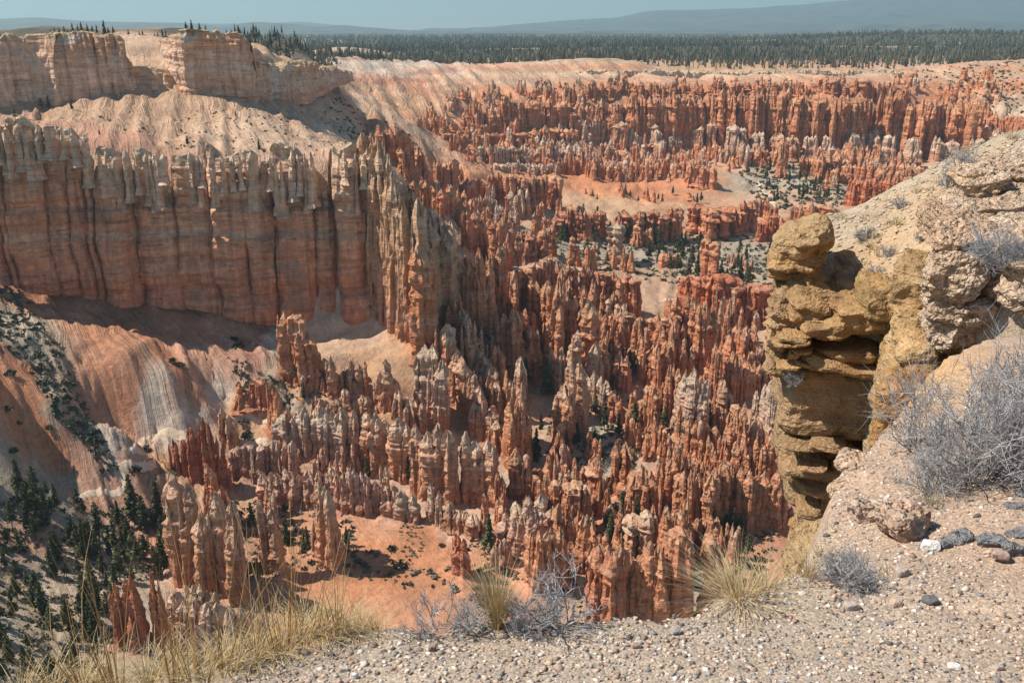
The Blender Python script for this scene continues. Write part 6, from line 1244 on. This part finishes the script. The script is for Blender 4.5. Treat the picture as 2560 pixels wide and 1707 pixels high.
# ------------------------------------------------------------------ foreground plants
def plant_mat(name, var=.25):
    m, t, b = nodes(name); n = noise_node(t, world_pos(t, (1, 1, 1)), 30., 3, .6); t.links.new(scale_col(t, attr(t), ramp(t, n, .3, .7, 1 - var, 1 + var)), b.inputs['Base Color']); return m
M_GRASS = plant_mat('dry_grass'); M_TWIG = plant_mat('grey_twig')
STRAW = np.array([(.56,.43,.22),(.60,.48,.28),(.50,.35,.15),(.46,.33,.16),(.62,.52,.33)]); STALK = np.array([(.46,.27,.10),(.50,.33,.14),(.42,.25,.10)])
def tuft(px, py, hpx, wpx, n, label, at, colors=STRAW, spread=1.0, droop=.35, wid=.0013, group=None, lean=(0, 0), seed=None, Y=None, name='grass_tuft'):
    g = at(px, py) if Y is None else P(px, py, Y); m = float(mpp(px, py, g[1])); h = hpx * m; w = wpx * m; r = np.random.default_rng(int(px * 7 + py)); mb = MB()
    for k in range(n):
        a = r.uniform(0, 6.283); q = r.random() ** .6; L = h * r.uniform(.55, 1.12); tl_ = q * math.atan2(w * .5, h * .8) * spread * 1.15
        d = np.array([math.cos(a) * math.sin(tl_) + lean[0], math.sin(a) * math.sin(tl_) + lean[1], math.cos(tl_)]); d /= np.linalg.norm(d)
        s = np.linspace(0, 1, 6)[:, None]; b0 = np.array([math.cos(a), math.sin(a), 0]) * w * .13 * r.random()
        dr = droop * r.uniform(.2, 1.7) * L; cv = r.normal(size=3) * .10 * L; cv[2] = 0
        pts = b0 + d * s * L + np.array([math.cos(a) * .5, math.sin(a) * .5, -1]) * dr * s ** 2.2 * (.35 + q) + cv * s * s
        side = np.array([math.cos(a + 1.2), math.sin(a + 1.2) * .4, 0.15])
        mb.ribbon(pts, wid * r.uniform(.7, 1.4) * (1 - s[:, 0] * .8), side, colors[r.integers(len(colors))] * r.uniform(.75, 1.15))
    o = obj(name, mb.mesh(name), M_GRASS, None, g - np.array([0, 0, .01])); return tag(o, label, 'grass', group)
def shrub(px, py, hpx, wpx, stems, label, at, c=((.42,.405,.395), (.33,.315,.305), (.50,.48,.46)), Y=None, dense=1.0, thick=1.0, group=None, gnarl=.35, name='shrub', fine=True):
    g = at(px, py) if Y is None else P(px, py, Y); m = float(mpp(px, py, g[1])); h = hpx * m; w = wpx * m; r = np.random.default_rng(int(px * 3 + py * 5)); mb = MB(); c = np.array(c)
    def grow(P0, D, L, rad, n, wob):
        k = len(P0); pts = [P0]; D = D / np.linalg.norm(D, axis=1, keepdims=True)
        for i in range(n - 1):
            D = D + r.normal(size=(k, 3)) * wob; D[:, 2] += .10; D = D / np.linalg.norm(D, axis=1, keepdims=True); pts.append(pts[-1] + D * (L / (n - 1))[:, None])
        PT = np.stack(pts, 1); mb.tubes(PT, rad[:, None] * np.linspace(1, .45, n)[None], c[r.integers(len(c), size=k)] * r.uniform(.75, 1.2, (k, 1))); return PT, D
    def spawn(PT, D, L, rad, per):
        k, n, _ = PT.shape; i = np.repeat(np.arange(k), per); f = r.uniform(.25, .999, len(i)) * (n - 1); a = f.astype(int); q = PT[i, a] + (PT[i, a + 1] - PT[i, a]) * (f - a)[:, None]
        e = D[i] + r.normal(size=(len(i), 3)) * .75; e[:, 2] += .15; return q, e, L[i] * r.uniform(.35, .62, len(i)), rad[i] * .55
    a = r.uniform(0, 6.283, stems); q = r.random(stems) ** .5
    D = np.stack([np.cos(a) * q * w / h * .75, np.sin(a) * q * w / h * .55, .35 + .65 * (1 - q * .5)], 1); nd = D / np.linalg.norm(D, axis=1, keepdims=True)
    L = .62 / np.maximum(np.abs(nd[:, 2]) / h, np.hypot(nd[:, 0], nd[:, 1]) / (w * .5)) * r.uniform(.75, 1.1, stems); rad = np.full(stems, .0035 * thick * (h / .25) ** .5)
    PT, D1 = grow(np.stack([np.cos(a), np.sin(a), a * 0], 1) * w * .06, D, L, rad, 5, gnarl * .6)
    P2, D2, L2_, R2 = spawn(PT, D1, L, rad, int(round(5 * dense))); PT2, D3 = grow(P2, D2, L2_, R2, 4, gnarl)
    P3, D4, L3, R3 = spawn(PT2, D3, L2_, R2, int(round(6 * dense))); grow(P3, D4, L3, R3, 2, gnarl)
    o = obj(name, mb.mesh(name, True), M_TWIG, None, g - np.array([0, 0, .015])); return tag(o, label, 'shrub', group)
# tufts at the ledge
tuft(1240,1562,215,140,330,'upright yellow grass tuft at the middle of the gravel edge',near_at,droop=.18,spread=.8)
tuft(1245,1560,260,190,26,'thin bent grass stalks rising from the upright middle tuft',near_at,droop=.3,spread=.9,wid=.0008)
tuft(1848,1500,185,420,540,'big golden grass tuft spreading over the edge left of the spur',near_at,droop=.45,spread=1.25,lean=(-.12,.0))
tuft(1915,1478,130,230,170,'golden grass behind the big spreading tuft',near_at,droop=.35)
tuft(2022,1450,110,110,120,'small yellow tuft below the yellow bank',near_at,droop=.25)
tuft(2055,1395,80,80,40,'sparse straw tuft in front of the yellow hollow',near_at,droop=.2)
tuft(2225,1440,60,130,70,'low straw tuft right of the grey cushion shrub',near_at,droop=.4)
LB = [(60,1760,170),(130,1740,190),(205,1735,180),(290,1722,200),(370,1712,190),(440,1704,200),(515,1694,190),(580,1672,190),(640,1650,200),(700,1626,200),(752,1606,190),(800,1592,190),(850,1585,170),(895,1580,150),(940,1576,120),(250,1700,150),(400,1680,150),(545,1650,170),(670,1610,180),(770,1580,170),(860,1566,150)]
pos = ['first','second','third','fourth','fifth','sixth','seventh','eighth','ninth','tenth','eleventh','twelfth','thirteenth','fourteenth','fifteenth']
for i, (x, y, h) in enumerate(LB):
    lab = f'{pos[i]} straw grass tuft from the left along the ledge edge' if i < 15 else f'straw tuft at the back of the grassy edge, {pos[i - 15]} from the left'
    tuft(x, y, h * .9, 210, 105, lab, near_at, droop=.55, spread=1.2, lean=(r6.uniform(-.1, .1), 0))
for i, (x, y, h, ln) in enumerate([(215,1735,420,-.25),(280,1722,520,-.12),(300,1722,480,.05),(430,1704,430,-.02),(480,1704,470,-.06),(560,1680,420,.16),(640,1650,380,-.05),(690,1640,470,-.12),(720,1620,420,.02),(760,1600,380,.18),(800,1592,330,.35),(840,1590,300,.05),(150,1740,330,-.35)]):
    tuft(x, y, h, 170, 11, f'{pos[i]} bundle of tall thin brown stalks, counted from the left edge of the grass' if False else f'tall thin orange brown grass stalks, bundle {["beside the dark red castle","rising across the left wood","before the trail wood","left of the pale towers","before the second pale tower","before the pink ridge","crossing the third pale tower","before the pale tower row","under the pink wall","before the orange mound edge","leaning far right","at the right end of the grass","leaning over the left corner"][i]}', near_at, STALK, spread=.9, droop=.10, wid=.0015, lean=(ln, 0), name='grass_stalks')
for x, y, h, w, lab in [(2500,520,60,120,'straw tuft between the upper conglomerate ledges'),(2545,470,60,110,'yellow tuft at the right edge above the ledges'),(2530,345,40,80,'golden tuft on the skyline of the spur'),(2100,545,40,110,'pale grass on the crest left end of the spur'),(2180,620,50,90,'pale grass in the middle of the spur slope'),(2240,560,45,90,'pale grass high on the spur slope'),(2330,520,45,90,'pale grass right of the high slope shrub'),(2270,700,40,80,'pale grass left of the yellow pillar top'),(2150,590,36,80,'pale grass below the crest of the spur'),(2420,380,36,80,'pale grass near the skyline of the spur')]:
    tuft(x, y, h, w, 60, lab, hill_at, np.array([(.56,.46,.27),(.52,.42,.25),(.60,.52,.34)]), droop=.4, wid=.004)
rh = np.random.default_rng(404); k = 0
while k < 26:          # thin grass all over the spur slope
    x, y = rh.uniform(2080, 2420), rh.uniform(440, 780)
    if not inpoly([(2090,560),(2200,510),(2340,440),(2400,430),(2330,560),(2290,640),(2240,760),(2100,760),(2070,680)], (x, y)): continue
    tuft(x, y, rh.uniform(22, 44), rh.uniform(50, 100), 34, 'thin bleached grass clump scattered on the spur slope', hill_at, np.array([(.54,.45,.28),(.48,.40,.26),(.40,.35,.24)]), droop=.45, wid=.004, group='grass clumps on the spur slope'); k += 1
# shrubs
shrub(1110,1568,110,290,22,'low grey brush left of the upright yellow tuft',near_at,dense=1.1)
shrub(1400,1556,195,320,17,'open grey twiggy shrub right of the upright yellow tuft',near_at,dense=.9,gnarl=.3)
shrub(1330,1565,100,260,22,'low grey twigs at the foot of the open shrub',near_at,dense=1.0)
shrub(2120,1462,110,200,40,'dense grey cushion shrub on the gravel crest',near_at,dense=1.25)
shrub(2440,1200,330,430,46,'large dense grey sagebrush on the near slope',near_at,dense=1.2,thick=.8)
shrub(2560,1110,330,420,40,'large grey brush at the right edge behind the sagebrush',near_at,dense=1.2,thick=.8)
shrub(2330,1225,170,240,30,'smaller grey brush at the left foot of the sagebrush',near_at,dense=1.2,thick=.8)
shrub(2290,1120,260,260,20,'dark branched brush before the orange bank',near_at,dense=1.0,thick=.8)
tuft(2330,1260,90,130,80,'grey green grass below the sagebrush',near_at,np.array([(.30,.31,.21),(.36,.35,.25)]),droop=.3)
for x, y, h, w, lab in [(2130,715,60,80,'dark grey shrub in the middle of the spur slope'),(2160,600,46,70,'small grey shrub high on the spur slope'),(2375,470,70,80,'grey shrub left of the top ledge'),(2400,420,60,110,'grey shrubs on the skyline of the spur'),(2080,795,50,60,'small grey shrub above the yellow roof'),(2225,640,36,60,'tiny grey shrub left of the conglomerate ledge'),(2040,615,30,50,'tiny blue grey shrub behind the pinnacle'),(2500,445,50,90,'grey shrub at the top right of the spur'),(2190,690,34,60,'little grey shrub left of the yellow pillar'),(2250,520,34,60,'little grey shrub near the spur crest'),(2110,660,30,50,'little grey shrub just right of the shaded pinnacle'),(2310,600,36,60,'little grey shrub by the top conglomerate ledge'),(2150,770,30,50,'little grey shrub at the lip above the hollow')]:
    shrub(x, y, h, w, 15, lab, hill_at, c=((.34,.335,.34), (.40,.39,.385), (.28,.275,.28)), dense=1.1, thick=1.4)
shrub(2492,668,135,200,34,'round grey shrub growing between the conglomerate ledges',None,c=((.34,.335,.34), (.40,.39,.385), (.28,.275,.28)),Y=6.35,dense=1.2,thick=1.0)
shrub(1985,962,50,70,18,'small grey shrub rooted in the face of the tan cliff',None,c=((.34,.335,.34), (.40,.39,.385), (.28,.275,.28)),Y=8.5,thick=1.4)
